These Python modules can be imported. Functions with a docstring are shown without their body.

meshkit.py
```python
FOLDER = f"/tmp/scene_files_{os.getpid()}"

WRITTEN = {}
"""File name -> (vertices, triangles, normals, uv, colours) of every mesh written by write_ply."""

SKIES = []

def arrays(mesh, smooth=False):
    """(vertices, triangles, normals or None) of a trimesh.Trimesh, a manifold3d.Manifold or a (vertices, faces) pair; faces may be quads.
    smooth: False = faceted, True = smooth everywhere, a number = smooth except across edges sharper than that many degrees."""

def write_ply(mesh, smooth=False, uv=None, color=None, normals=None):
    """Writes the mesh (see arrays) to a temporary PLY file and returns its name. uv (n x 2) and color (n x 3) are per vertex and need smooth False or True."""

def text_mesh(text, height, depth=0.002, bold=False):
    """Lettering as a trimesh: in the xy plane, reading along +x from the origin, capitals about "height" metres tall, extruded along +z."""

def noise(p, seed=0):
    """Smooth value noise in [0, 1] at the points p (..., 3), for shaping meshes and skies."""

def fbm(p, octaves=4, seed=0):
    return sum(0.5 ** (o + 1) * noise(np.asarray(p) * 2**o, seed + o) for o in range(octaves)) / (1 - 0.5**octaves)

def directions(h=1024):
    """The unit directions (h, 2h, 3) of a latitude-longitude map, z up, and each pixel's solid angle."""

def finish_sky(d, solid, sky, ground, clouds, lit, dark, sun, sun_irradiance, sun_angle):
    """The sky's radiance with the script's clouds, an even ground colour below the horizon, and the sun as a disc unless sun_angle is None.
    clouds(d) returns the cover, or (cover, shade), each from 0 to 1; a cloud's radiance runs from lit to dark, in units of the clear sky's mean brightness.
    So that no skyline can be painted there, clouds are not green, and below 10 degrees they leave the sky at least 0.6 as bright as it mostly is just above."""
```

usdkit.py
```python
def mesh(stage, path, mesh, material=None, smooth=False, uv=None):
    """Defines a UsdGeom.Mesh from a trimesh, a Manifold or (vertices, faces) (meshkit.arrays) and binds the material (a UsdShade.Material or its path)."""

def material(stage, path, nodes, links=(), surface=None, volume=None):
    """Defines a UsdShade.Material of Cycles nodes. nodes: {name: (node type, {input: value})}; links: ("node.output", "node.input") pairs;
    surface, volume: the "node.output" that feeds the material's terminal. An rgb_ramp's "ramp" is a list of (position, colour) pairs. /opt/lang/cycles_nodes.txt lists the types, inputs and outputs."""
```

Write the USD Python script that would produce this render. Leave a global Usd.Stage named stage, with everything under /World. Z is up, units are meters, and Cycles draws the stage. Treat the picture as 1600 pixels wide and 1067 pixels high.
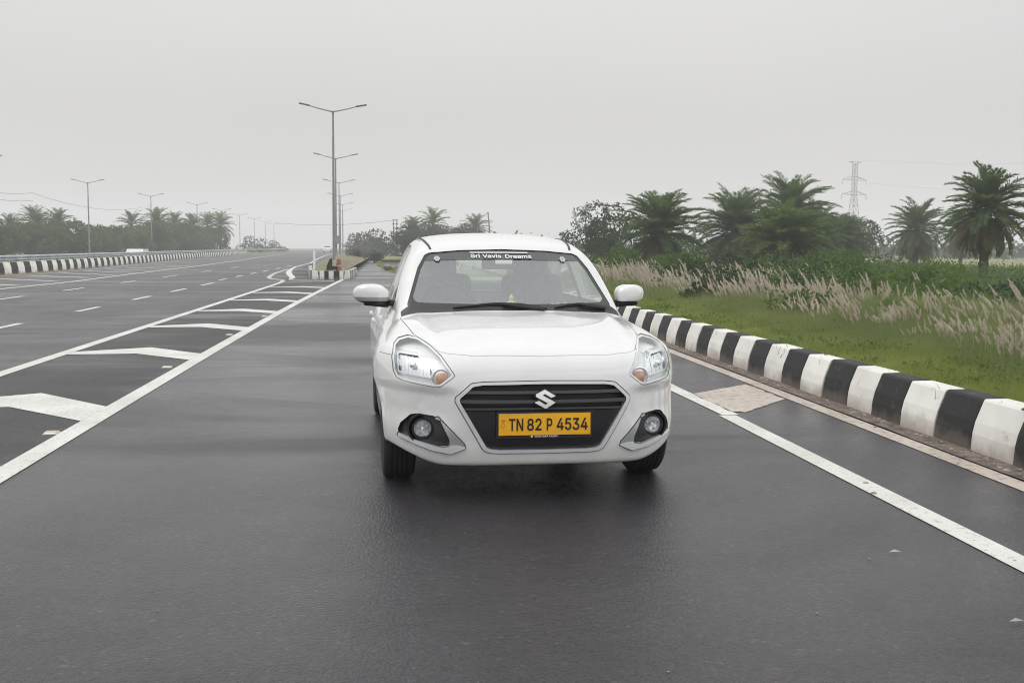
import math, random, numpy as np, trimesh, usdkit, meshkit
import manifold3d as m3
from scipy.interpolate import PchipInterpolator
from shapely.geometry import Polygon, LineString
from pxr import Usd, UsdGeom, UsdLux, UsdShade, Gf, Sdf, Vt

stage = Usd.Stage.CreateInMemory()
UsdGeom.SetStageUpAxis(stage, 'Z')
UsdGeom.SetStageMetersPerUnit(stage, 1.0)
WORLD = UsdGeom.Xform.Define(stage, '/World').GetPrim()
stage.SetDefaultPrim(WORLD)
UsdGeom.Scope.Define(stage, '/World/Looks')

# ------------------------------------------------------------------ camera
CAM_H, FOCAL_PX, YAW, ROLL = 1.37, 1655.0, math.radians(7.0), math.radians(0.4)
PITCH = math.atan((1067 / 2 - 388.0) / FOCAL_PX)
cam = UsdGeom.Camera.Define(stage, '/World/camera')
cam.CreateHorizontalApertureAttr(36.0)
cam.CreateVerticalApertureAttr(36.0 * 682 / 1024)
cam.CreateFocalLengthAttr(36.0 * FOCAL_PX / 1600)
cam.CreateClippingRangeAttr(Gf.Vec2f(0.1, 20000))
_f = np.array([math.sin(YAW) * math.cos(PITCH), math.cos(YAW) * math.cos(PITCH), -math.sin(PITCH)])
_r0 = np.array([math.cos(YAW), -math.sin(YAW), 0])
_r = _r0 * math.cos(ROLL) + np.cross(_r0, _f) * math.sin(ROLL)
_u = np.cross(_r, _f)
cam.AddTransformOp().Set(Gf.Matrix4d(*_r, 0, *_u, 0, *(-_f), 0, 0, 0, CAM_H, 1))
cam.CreateExposureAttr(0.0)

# ------------------------------------------------------------------ sky and sun (overcast, hazy)
SUN_EL, SUN_AZ = math.radians(56), math.radians(-70)      # azimuth measured from +y towards +x
SKY_STRENGTH = 0.1
dome = UsdLux.DomeLight.Define(stage, '/World/sky')
dome.GetPrim().SetCustomDataByKey('kind', 'structure')
sky_mat = usdkit.material(stage, '/World/Looks/sky_look', {
    'tc': ('texture_coordinate', {}),
    'sep': ('separate_xyz', {}),
    'sky': ('sky_texture', {'sky_type': 'single_scattering', 'sun_disc': False, 'sun_elevation': SUN_EL, 'sun_rotation': SUN_AZ}),
    'up': ('map_range', {'from_min': 0.0, 'from_max': 1.0, 'to_min': 0.0, 'to_max': 1.0, 'clamp': True}),
    'cloud': ('rgb_ramp', {'ramp': [(0.0, (6.5, 6.35, 6.2)), (0.12, (6.5, 6.4, 6.27)), (0.3, (8.4, 8.4, 8.35)), (0.6, (11.6, 11.7, 11.7)), (1.0, (13.6, 13.7, 13.8))]}),
    'mp': ('mapping', {'scale': (1.0, 1.0, 2.2)}),
    'n': ('noise_texture', {'scale': 1.3, 'detail': 3.0, 'roughness': 0.45}),
    'tone': ('rgb_ramp', {'ramp': [(0.30, (0.90, 0.945, 0.965)), (0.5, (0.97, 0.97, 0.97)), (0.72, (1.04, 1.025, 1.01))]}),
    'mul': ('mix_color', {'blend_type': 'multiply', 'fac': 1.0}),
    'mx': ('mix_color', {'blend_type': 'mix', 'fac': 0.95, 'use_clamp': False}),
    'bg': ('background_shader', {'strength': SKY_STRENGTH}),
}, [('tc.generated', 'sep.vector'), ('sep.z', 'up.value'), ('up.result', 'cloud.fac'), ('tc.generated', 'mp.vector'), ('mp.vector', 'n.vector'),
    ('n.fac', 'tone.fac'), ('cloud.color', 'mul.a'), ('tone.color', 'mul.b'), ('sky.color', 'mx.a'), ('mul.result', 'mx.b'), ('mx.result', 'bg.color')],
    surface='bg.background')
UsdShade.MaterialBindingAPI.Apply(dome.GetPrim()).Bind(sky_mat)
sun = UsdLux.DistantLight.Define(stage, '/World/sun')
sun.CreateNormalizeAttr(True)
sun.CreateIntensityAttr(0.30)
sun.CreateAngleAttr(25.0)
sun.CreateColorAttr(Gf.Vec3f(1.0, 0.97, 0.93))
_s = np.array([math.sin(SUN_AZ) * math.cos(SUN_EL), math.cos(SUN_AZ) * math.cos(SUN_EL), math.sin(SUN_EL)])
_x = np.cross([0, 0, 1.0], _s); _x /= np.linalg.norm(_x)
_y = np.cross(_s, _x)
sun.AddTransformOp().Set(Gf.Matrix4d(*_x, 0, *_y, 0, *_s, 0, 0, 0, 0, 1))

HAZE_DENSITY = 0.0011

# ------------------------------------------------------------------ helpers
_used = {}
def numbered(parent, name):
    key = (parent, name)
    k = _used.get(key, 0); _used[key] = k + 1
    return f'{parent}/{name}' if k == 0 else f'{parent}/{name}_{k:03d}'

def path_of(p):
    return '/World' if p is None else str(p.GetPath())

def tag(p, label=None, cat=None, group=None, kind=None):
    for k, v in (('label', label), ('category', cat), ('group', group), ('kind', kind)):
        if v: p.SetCustomDataByKey(k, v)
    return p

def thing(name, label, cat, loc=(0, 0, 0), rotz=0.0, group=None, scale=None, kind=None):
    x = UsdGeom.Xform.Define(stage, numbered('/World', name))
    x.AddTranslateOp().Set(Gf.Vec3d(*map(float, loc)))
    if rotz: x.AddRotateZOp().Set(math.degrees(rotz))
    if scale is not None: x.AddScaleOp().Set(Gf.Vec3f(*([float(scale)] * 3 if np.ndim(scale) == 0 else map(float, scale))))
    return tag(x.GetPrim(), label, cat, group, kind)

def obj(name, mesh, material, parent=None, smooth=False, label=None, kind=None):
    m = usdkit.mesh(stage, numbered(path_of(parent), name), mesh, material, smooth=smooth)
    return tag(m.GetPrim(), label, kind=kind)

def obj_n(name, v, f, n, material, parent=None, label=None):
    """mesh with given vertex normals"""
    m = UsdGeom.Mesh.Define(stage, numbered(path_of(parent), name))
    m.CreatePointsAttr(Vt.Vec3fArray.FromNumpy(np.asarray(v, np.float32)))
    m.CreateFaceVertexCountsAttr(Vt.IntArray.FromNumpy(np.full(len(f), 3, np.int32)))
    m.CreateFaceVertexIndicesAttr(Vt.IntArray.FromNumpy(np.asarray(f, np.int32).ravel()))
    m.CreateSubdivisionSchemeAttr('none')
    m.CreateNormalsAttr(Vt.Vec3fArray.FromNumpy(np.asarray(n, np.float32)))
    m.SetNormalsInterpolation('vertex')
    UsdShade.MaterialBindingAPI.Apply(m.GetPrim()).Bind(material)
    return tag(m.GetPrim(), label)

def structure(name, mesh, material, parent=None, smooth=False, label=None):
    return obj(name, mesh, material, parent, smooth, label, kind=None if parent is not None else 'structure')

def dup(src, name, label, cat, loc, rotz=0.0, scale=None, group=None):
    t = thing(name, label, cat, loc, rotz, group, scale)
    t.GetReferences().AddInternalReference(src.GetPath())
    t.SetInstanceable(True)
    return t

def klass(name):
    return stage.CreateClassPrim(f'/World/Looks/{name}') if False else stage.CreateClassPrim(f'/{name}')

def cat_mesh(ms):
    return trimesh.util.concatenate(ms)

def box(cx, cy, cz, sx, sy, sz):
    m = trimesh.creation.box([sx, sy, sz]); m.apply_translation([cx, cy, cz]); return m

def rbox(sx, sy, sz, r, seg=8):
    """rounded box centred on the origin (hull of spheres)"""
    s = m3.Manifold.sphere(r, seg * 2)
    pts = [s.translate((i * (sx / 2 - r), j * (sy / 2 - r), k * (sz / 2 - r))) for i in (-1, 1) for j in (-1, 1) for k in (-1, 1)]
    return m3.Manifold.batch_hull(pts)

def tm(man):
    m = man.to_mesh()
    return trimesh.Trimesh(np.array(m.vert_properties[:, :3], float), np.array(m.tri_verts, int), process=False)

def tube(pts, radii, sides=8, cap=True):
    p = np.asarray(pts, float); n = len(p)
    rad = np.broadcast_to(np.asarray(radii, float), (n,))
    t = np.gradient(p, axis=0); t /= np.linalg.norm(t, axis=1, keepdims=True) + 1e-12
    ref = np.array([0, 0, 1.0]) if abs(t[:, 2]).mean() < 0.8 else np.array([1.0, 0, 0])
    a = np.cross(t, ref); a /= np.linalg.norm(a, axis=1, keepdims=True) + 1e-12
    b = np.cross(t, a)
    an = np.arange(sides) * 2 * math.pi / sides
    v = p[:, None] + rad[:, None, None] * (np.cos(an)[None, :, None] * a[:, None] + np.sin(an)[None, :, None] * b[:, None])
    v = v.reshape(-1, 3); f = []
    for i in range(n - 1):
        for j in range(sides):
            q = (i * sides + j, i * sides + (j + 1) % sides, (i + 1) * sides + (j + 1) % sides, (i + 1) * sides + j)
            f += [(q[0], q[2], q[1]), (q[0], q[3], q[2])]
    if cap:
        c0, c1 = len(v), len(v) + 1
        v = np.vstack([v, p[0], p[-1]])
        for j in range(sides):
            f += [(c0, j, (j + 1) % sides), (c1, (n - 1) * sides + (j + 1) % sides, (n - 1) * sides + j)]
    m = trimesh.Trimesh(v, np.array(f), process=False)
    if m.volume < 0: m.invert()
    return m

def ribbon(pts, w, z):
    """flat sheet along a polyline (x, y), width w (number or list), at height z"""
    p = np.asarray(pts, float); t = np.gradient(p, axis=0); t /= np.linalg.norm(t, axis=1, keepdims=True)
    n = np.stack([t[:, 1], -t[:, 0]], 1); w = np.broadcast_to(np.asarray(w, float), (len(p),))[:, None]
    L, R = p - n * w / 2, p + n * w / 2
    v = np.vstack([np.c_[L, np.full(len(p), z)], np.c_[R, np.full(len(p), z)]]); k = len(p); f = []
    for i in range(k - 1):
        f += [(i, k + i, k + i + 1), (i, k + i + 1, i + 1)]
    return trimesh.Trimesh(v, np.array(f), process=False)

def sheet(poly, z):
    v, f = trimesh.creation.triangulate_polygon(Polygon(poly), engine='earcut')
    v3 = np.c_[v, np.full(len(v), z)]; f = np.asarray(f)
    a = np.cross(v3[f[:, 1]] - v3[f[:, 0]], v3[f[:, 2]] - v3[f[:, 0]])[:, 2]
    f[a < 0] = f[a < 0][:, ::-1]
    return trimesh.Trimesh(v3, f, process=False)

def spl(pts):
    a = np.array(pts, float); p = PchipInterpolator(a[:, 0], a[:, 1]); lo, hi = a[0, 0], a[-1, 0]
    return lambda t: p(np.clip(t, lo, hi))

# ------------------------------------------------------------------ materials
def simple(name, color, rough=0.5, metal=0.0, spec=0.5, coat=0.0, coat_rough=0.05, **kw):
    return usdkit.material(stage, f'/World/Looks/{name}', {'p': ('principled_bsdf', dict(base_color=color, roughness=rough, metallic=metal, specular_ior_level=spec, coat_weight=coat, coat_roughness=coat_rough, **kw))}, surface='p.BSDF')

def noisy(name, c1, c2, scale=6.0, detail=6, rough=0.7, lo=0.35, hi=0.65, bump=0.0, bump_scale=None, spec=0.4, stretch=(1, 1, 1), metal=0.0, coord='position', bdist=0.01):
    nodes = {'mp': ('mapping', {'scale': stretch}), 'n': ('noise_texture', {'scale': scale, 'detail': float(detail), 'roughness': 0.6}),
             'r': ('rgb_ramp', {'ramp': [(lo, c1), (hi, c2)]}), 'p': ('principled_bsdf', {'roughness': rough, 'specular_ior_level': spec, 'metallic': metal})}
    links = [('mp.vector', 'n.vector'), ('n.fac', 'r.fac'), ('r.color', 'p.base_color')]
    if coord == 'position':
        nodes['g'] = ('geometry', {}); links.append(('g.position', 'mp.vector'))
    else:
        nodes['g'] = ('texture_coordinate', {}); links.append(('g.object', 'mp.vector'))
    if bump:
        nodes['bn'] = ('noise_texture', {'scale': bump_scale or scale * 4, 'detail': 4.0}); nodes['b'] = ('bump', {'strength': bump, 'distance': bdist})
        links += [('mp.vector', 'bn.vector'), ('bn.fac', 'b.height'), ('b.normal', 'p.normal')]
    return usdkit.material(stage, f'/World/Looks/{name}', nodes, links, surface='p.BSDF')

def leaf_mat(name, ramp, trans=0.35, rough=0.55, patch=0.5):
    """leaf colours vary leaf by leaf and in larger clumps; light passes through"""
    return usdkit.material(stage, f'/World/Looks/{name}', {
        'g': ('geometry', {}), 'n': ('noise_texture', {'scale': patch, 'detail': 3.0}),
        'nm': ('map_range', {'from_min': 0.3, 'from_max': 0.7, 'to_min': -0.28, 'to_max': 0.28}),
        'a': ('math', {'math_type': 'add', 'use_clamp': True}), 'r': ('rgb_ramp', {'ramp': ramp}),
        'p': ('principled_bsdf', {'roughness': rough, 'specular_ior_level': 0.3}), 't': ('translucent_bsdf', {}),
        'm': ('mix_closure', {'fac': trans})},
        [('g.position', 'n.vector'), ('n.fac', 'nm.value'), ('g.random_per_island', 'a.value1'), ('nm.result', 'a.value2'), ('a.value', 'r.fac'),
         ('r.color', 'p.base_color'), ('r.color', 't.color'), ('p.BSDF', 'm.closure1'), ('t.BSDF', 'm.closure2')], surface='m.closure')

def asphalt(name, c1, c2, wet_lo=0.19, wet_hi=0.44, wet_scale=0.32, bias=0.5):
    """damp asphalt: stones in colour and relief, wheel tracks along the lane, wet streaks across it that are smoother and a little darker"""
    return usdkit.material(stage, f'/World/Looks/{name}', {
        'g': ('geometry', {}),
        'mw': ('mapping', {'scale': (0.42, 1.0, 1.0)}), 'w': ('noise_texture', {'scale': wet_scale, 'detail': 6.0, 'roughness': 0.6, 'distortion': 0.6}),
        'wr': ('map_range', {'range_type': 'smoothstep', 'from_min': bias - 0.10, 'from_max': bias + 0.14, 'to_min': 0.0, 'to_max': 1.0, 'clamp': True}),
        'rr': ('map_range', {'from_min': 0.0, 'from_max': 1.0, 'to_min': wet_hi, 'to_max': wet_lo}),
        'mb': ('mapping', {'scale': (1.1, 0.07, 1.0)}), 'big': ('noise_texture', {'scale': 0.9, 'detail': 4.0}), 'bc': ('rgb_ramp', {'ramp': [(0.3, c1), (0.7, c2)]}),
        'ag': ('voronoi_texture', {'scale': 70.0}), 'sp': ('separate_color', {}),
        'ar': ('rgb_ramp', {'ramp': [(0.0, (0.62, 0.62, 0.62)), (0.75, (1.03, 1.02, 1.03)), (0.96, (1.2, 1.19, 1.17)), (0.99, (1.7, 1.64, 1.58)), (1.0, (2.8, 2.65, 2.5))]}),
        'mul': ('mix_color', {'blend_type': 'multiply', 'fac': 1.0, 'use_clamp': False}),
        'sn': ('noise_texture', {'scale': 1.1, 'detail': 7.0, 'roughness': 0.7}), 'sr': ('rgb_ramp', {'ramp': [(0.34, (0.66, 0.66, 0.67)), (0.5, (1, 1, 1)), (0.72, (1.18, 1.17, 1.17))]}),
        'mul2': ('mix_color', {'blend_type': 'multiply', 'fac': 1.0, 'use_clamp': False}),
        'dk': ('mix_color', {'blend_type': 'multiply', 'b': (0.80, 0.80, 0.82)}),
        'n2': ('noise_texture', {'scale': 75.0, 'detail': 3.0, 'roughness': 0.7}), 'n3': ('noise_texture', {'scale': 7.0, 'detail': 3.0}),
        'add': ('math', {'math_type': 'multiply_add', 'value2': 0.4}), 'add2': ('math', {'math_type': 'multiply_add', 'value2': -0.6}),
        'b': ('bump', {'strength': 0.6, 'distance': 0.007}),
        'p': ('principled_bsdf', {'specular_ior_level': 0.5, 'ior': 1.45})},
        [('g.position', 'mw.vector'), ('mw.vector', 'w.vector'), ('w.fac', 'wr.value'), ('wr.result', 'rr.value'), ('rr.result', 'p.roughness'),
         ('g.position', 'mb.vector'), ('mb.vector', 'big.vector'), ('big.fac', 'bc.fac'), ('g.position', 'ag.vector'), ('ag.color', 'sp.color'), ('sp.r', 'ar.fac'),
         ('bc.color', 'mul.a'), ('ar.color', 'mul.b'), ('g.position', 'sn.vector'), ('sn.fac', 'sr.fac'), ('mul.result', 'mul2.a'), ('sr.color', 'mul2.b'),
         ('mul2.result', 'dk.a'), ('wr.result', 'dk.fac'), ('dk.result', 'p.base_color'),
         ('g.position', 'n2.vector'), ('g.position', 'n3.vector'), ('n3.fac', 'add.value1'), ('n2.fac', 'add.value3'), ('ag.distance', 'add2.value1'), ('add.value', 'add2.value3'), ('add2.value', 'b.height'), ('b.normal', 'p.normal')], surface='p.BSDF')

def paint(name, color, worn, thr=0.62, scale=9.0, rough=0.45, dirt=None):
    """road or kerb paint with worn and dirty patches"""
    nodes = {'g': ('geometry', {}), 'n': ('noise_texture', {'scale': scale, 'detail': 9.0, 'roughness': 0.72}),
             'r': ('rgb_ramp', {'ramp': [(thr - 0.06, color), (thr + 0.05, worn)]}),
             'n2': ('noise_texture', {'scale': 1.7, 'detail': 5.0}), 'r2': ('rgb_ramp', {'ramp': [(0.35, (0.82, 0.81, 0.79)), (0.65, (1, 1, 1))]}),
             'm': ('mix_color', {'blend_type': 'multiply', 'fac': 1.0}), 'bn': ('noise_texture', {'scale': 140.0, 'detail': 3.0}), 'b': ('bump', {'strength': 0.35, 'distance': 0.003}),
             'p': ('principled_bsdf', {'roughness': rough})}
    links = [('g.position', 'n.vector'), ('n.fac', 'r.fac'), ('g.position', 'n2.vector'), ('n2.fac', 'r2.fac'), ('r.color', 'm.a'), ('r2.color', 'm.b'),
             ('g.position', 'bn.vector'), ('bn.fac', 'b.height'), ('b.normal', 'p.normal')]
    if dirt is None:
        links.append(('m.result', 'p.base_color'))
    else:                                   # splash dirt along the foot
        nodes |= {'sx': ('separate_xyz', {}), 'dn': ('noise_texture', {'scale': 2.3, 'detail': 8.0, 'roughness': 0.65}),
                  'dh': ('math', {'math_type': 'multiply_add', 'value2': -0.40}),
                  'dm': ('map_range', {'range_type': 'smoothstep', 'from_min': dirt[0], 'from_max': dirt[1], 'to_min': 1.0, 'to_max': 0.0, 'clamp': True}),
                  'dx': ('mix_color', {'b': dirt[2]})}
        links += [('g.position', 'sx.vector'), ('g.position', 'dn.vector'), ('dn.fac', 'dh.value1'), ('sx.z', 'dh.value3'), ('dh.value', 'dm.value'),
                  ('dm.result', 'dx.fac'), ('m.result', 'dx.a'), ('dx.result', 'p.base_color')]
    return usdkit.material(stage, f'/World/Looks/{name}', nodes, links, surface='p.BSDF')

def pane(name, tint=(0.8, 0.85, 0.84), refl=0.09, rough=0.0, gl=(1, 1, 1)):
    return usdkit.material(stage, f'/World/Looks/{name}', {
        'f': ('fresnel', {'IOR': 1.5}), 'g': ('geometry', {}), 'out': ('math', {'math_type': 'subtract', 'value1': 1.0}),
        'a0': ('math', {'math_type': 'add', 'value2': refl, 'use_clamp': True}), 'a': ('math', {'math_type': 'multiply', 'use_clamp': True}),
        't': ('transparent_bsdf', {'color': tint}), 'gl': ('glossy_bsdf', {'roughness': rough, 'color': gl}), 'm': ('mix_closure', {})},
        [('f.fac', 'a0.value1'), ('a0.value', 'a.value1'), ('g.backfacing', 'out.value2'), ('out.value', 'a.value2'), ('a.value', 'm.fac'), ('t.BSDF', 'm.closure1'), ('gl.BSDF', 'm.closure2')], surface='m.closure')

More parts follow.
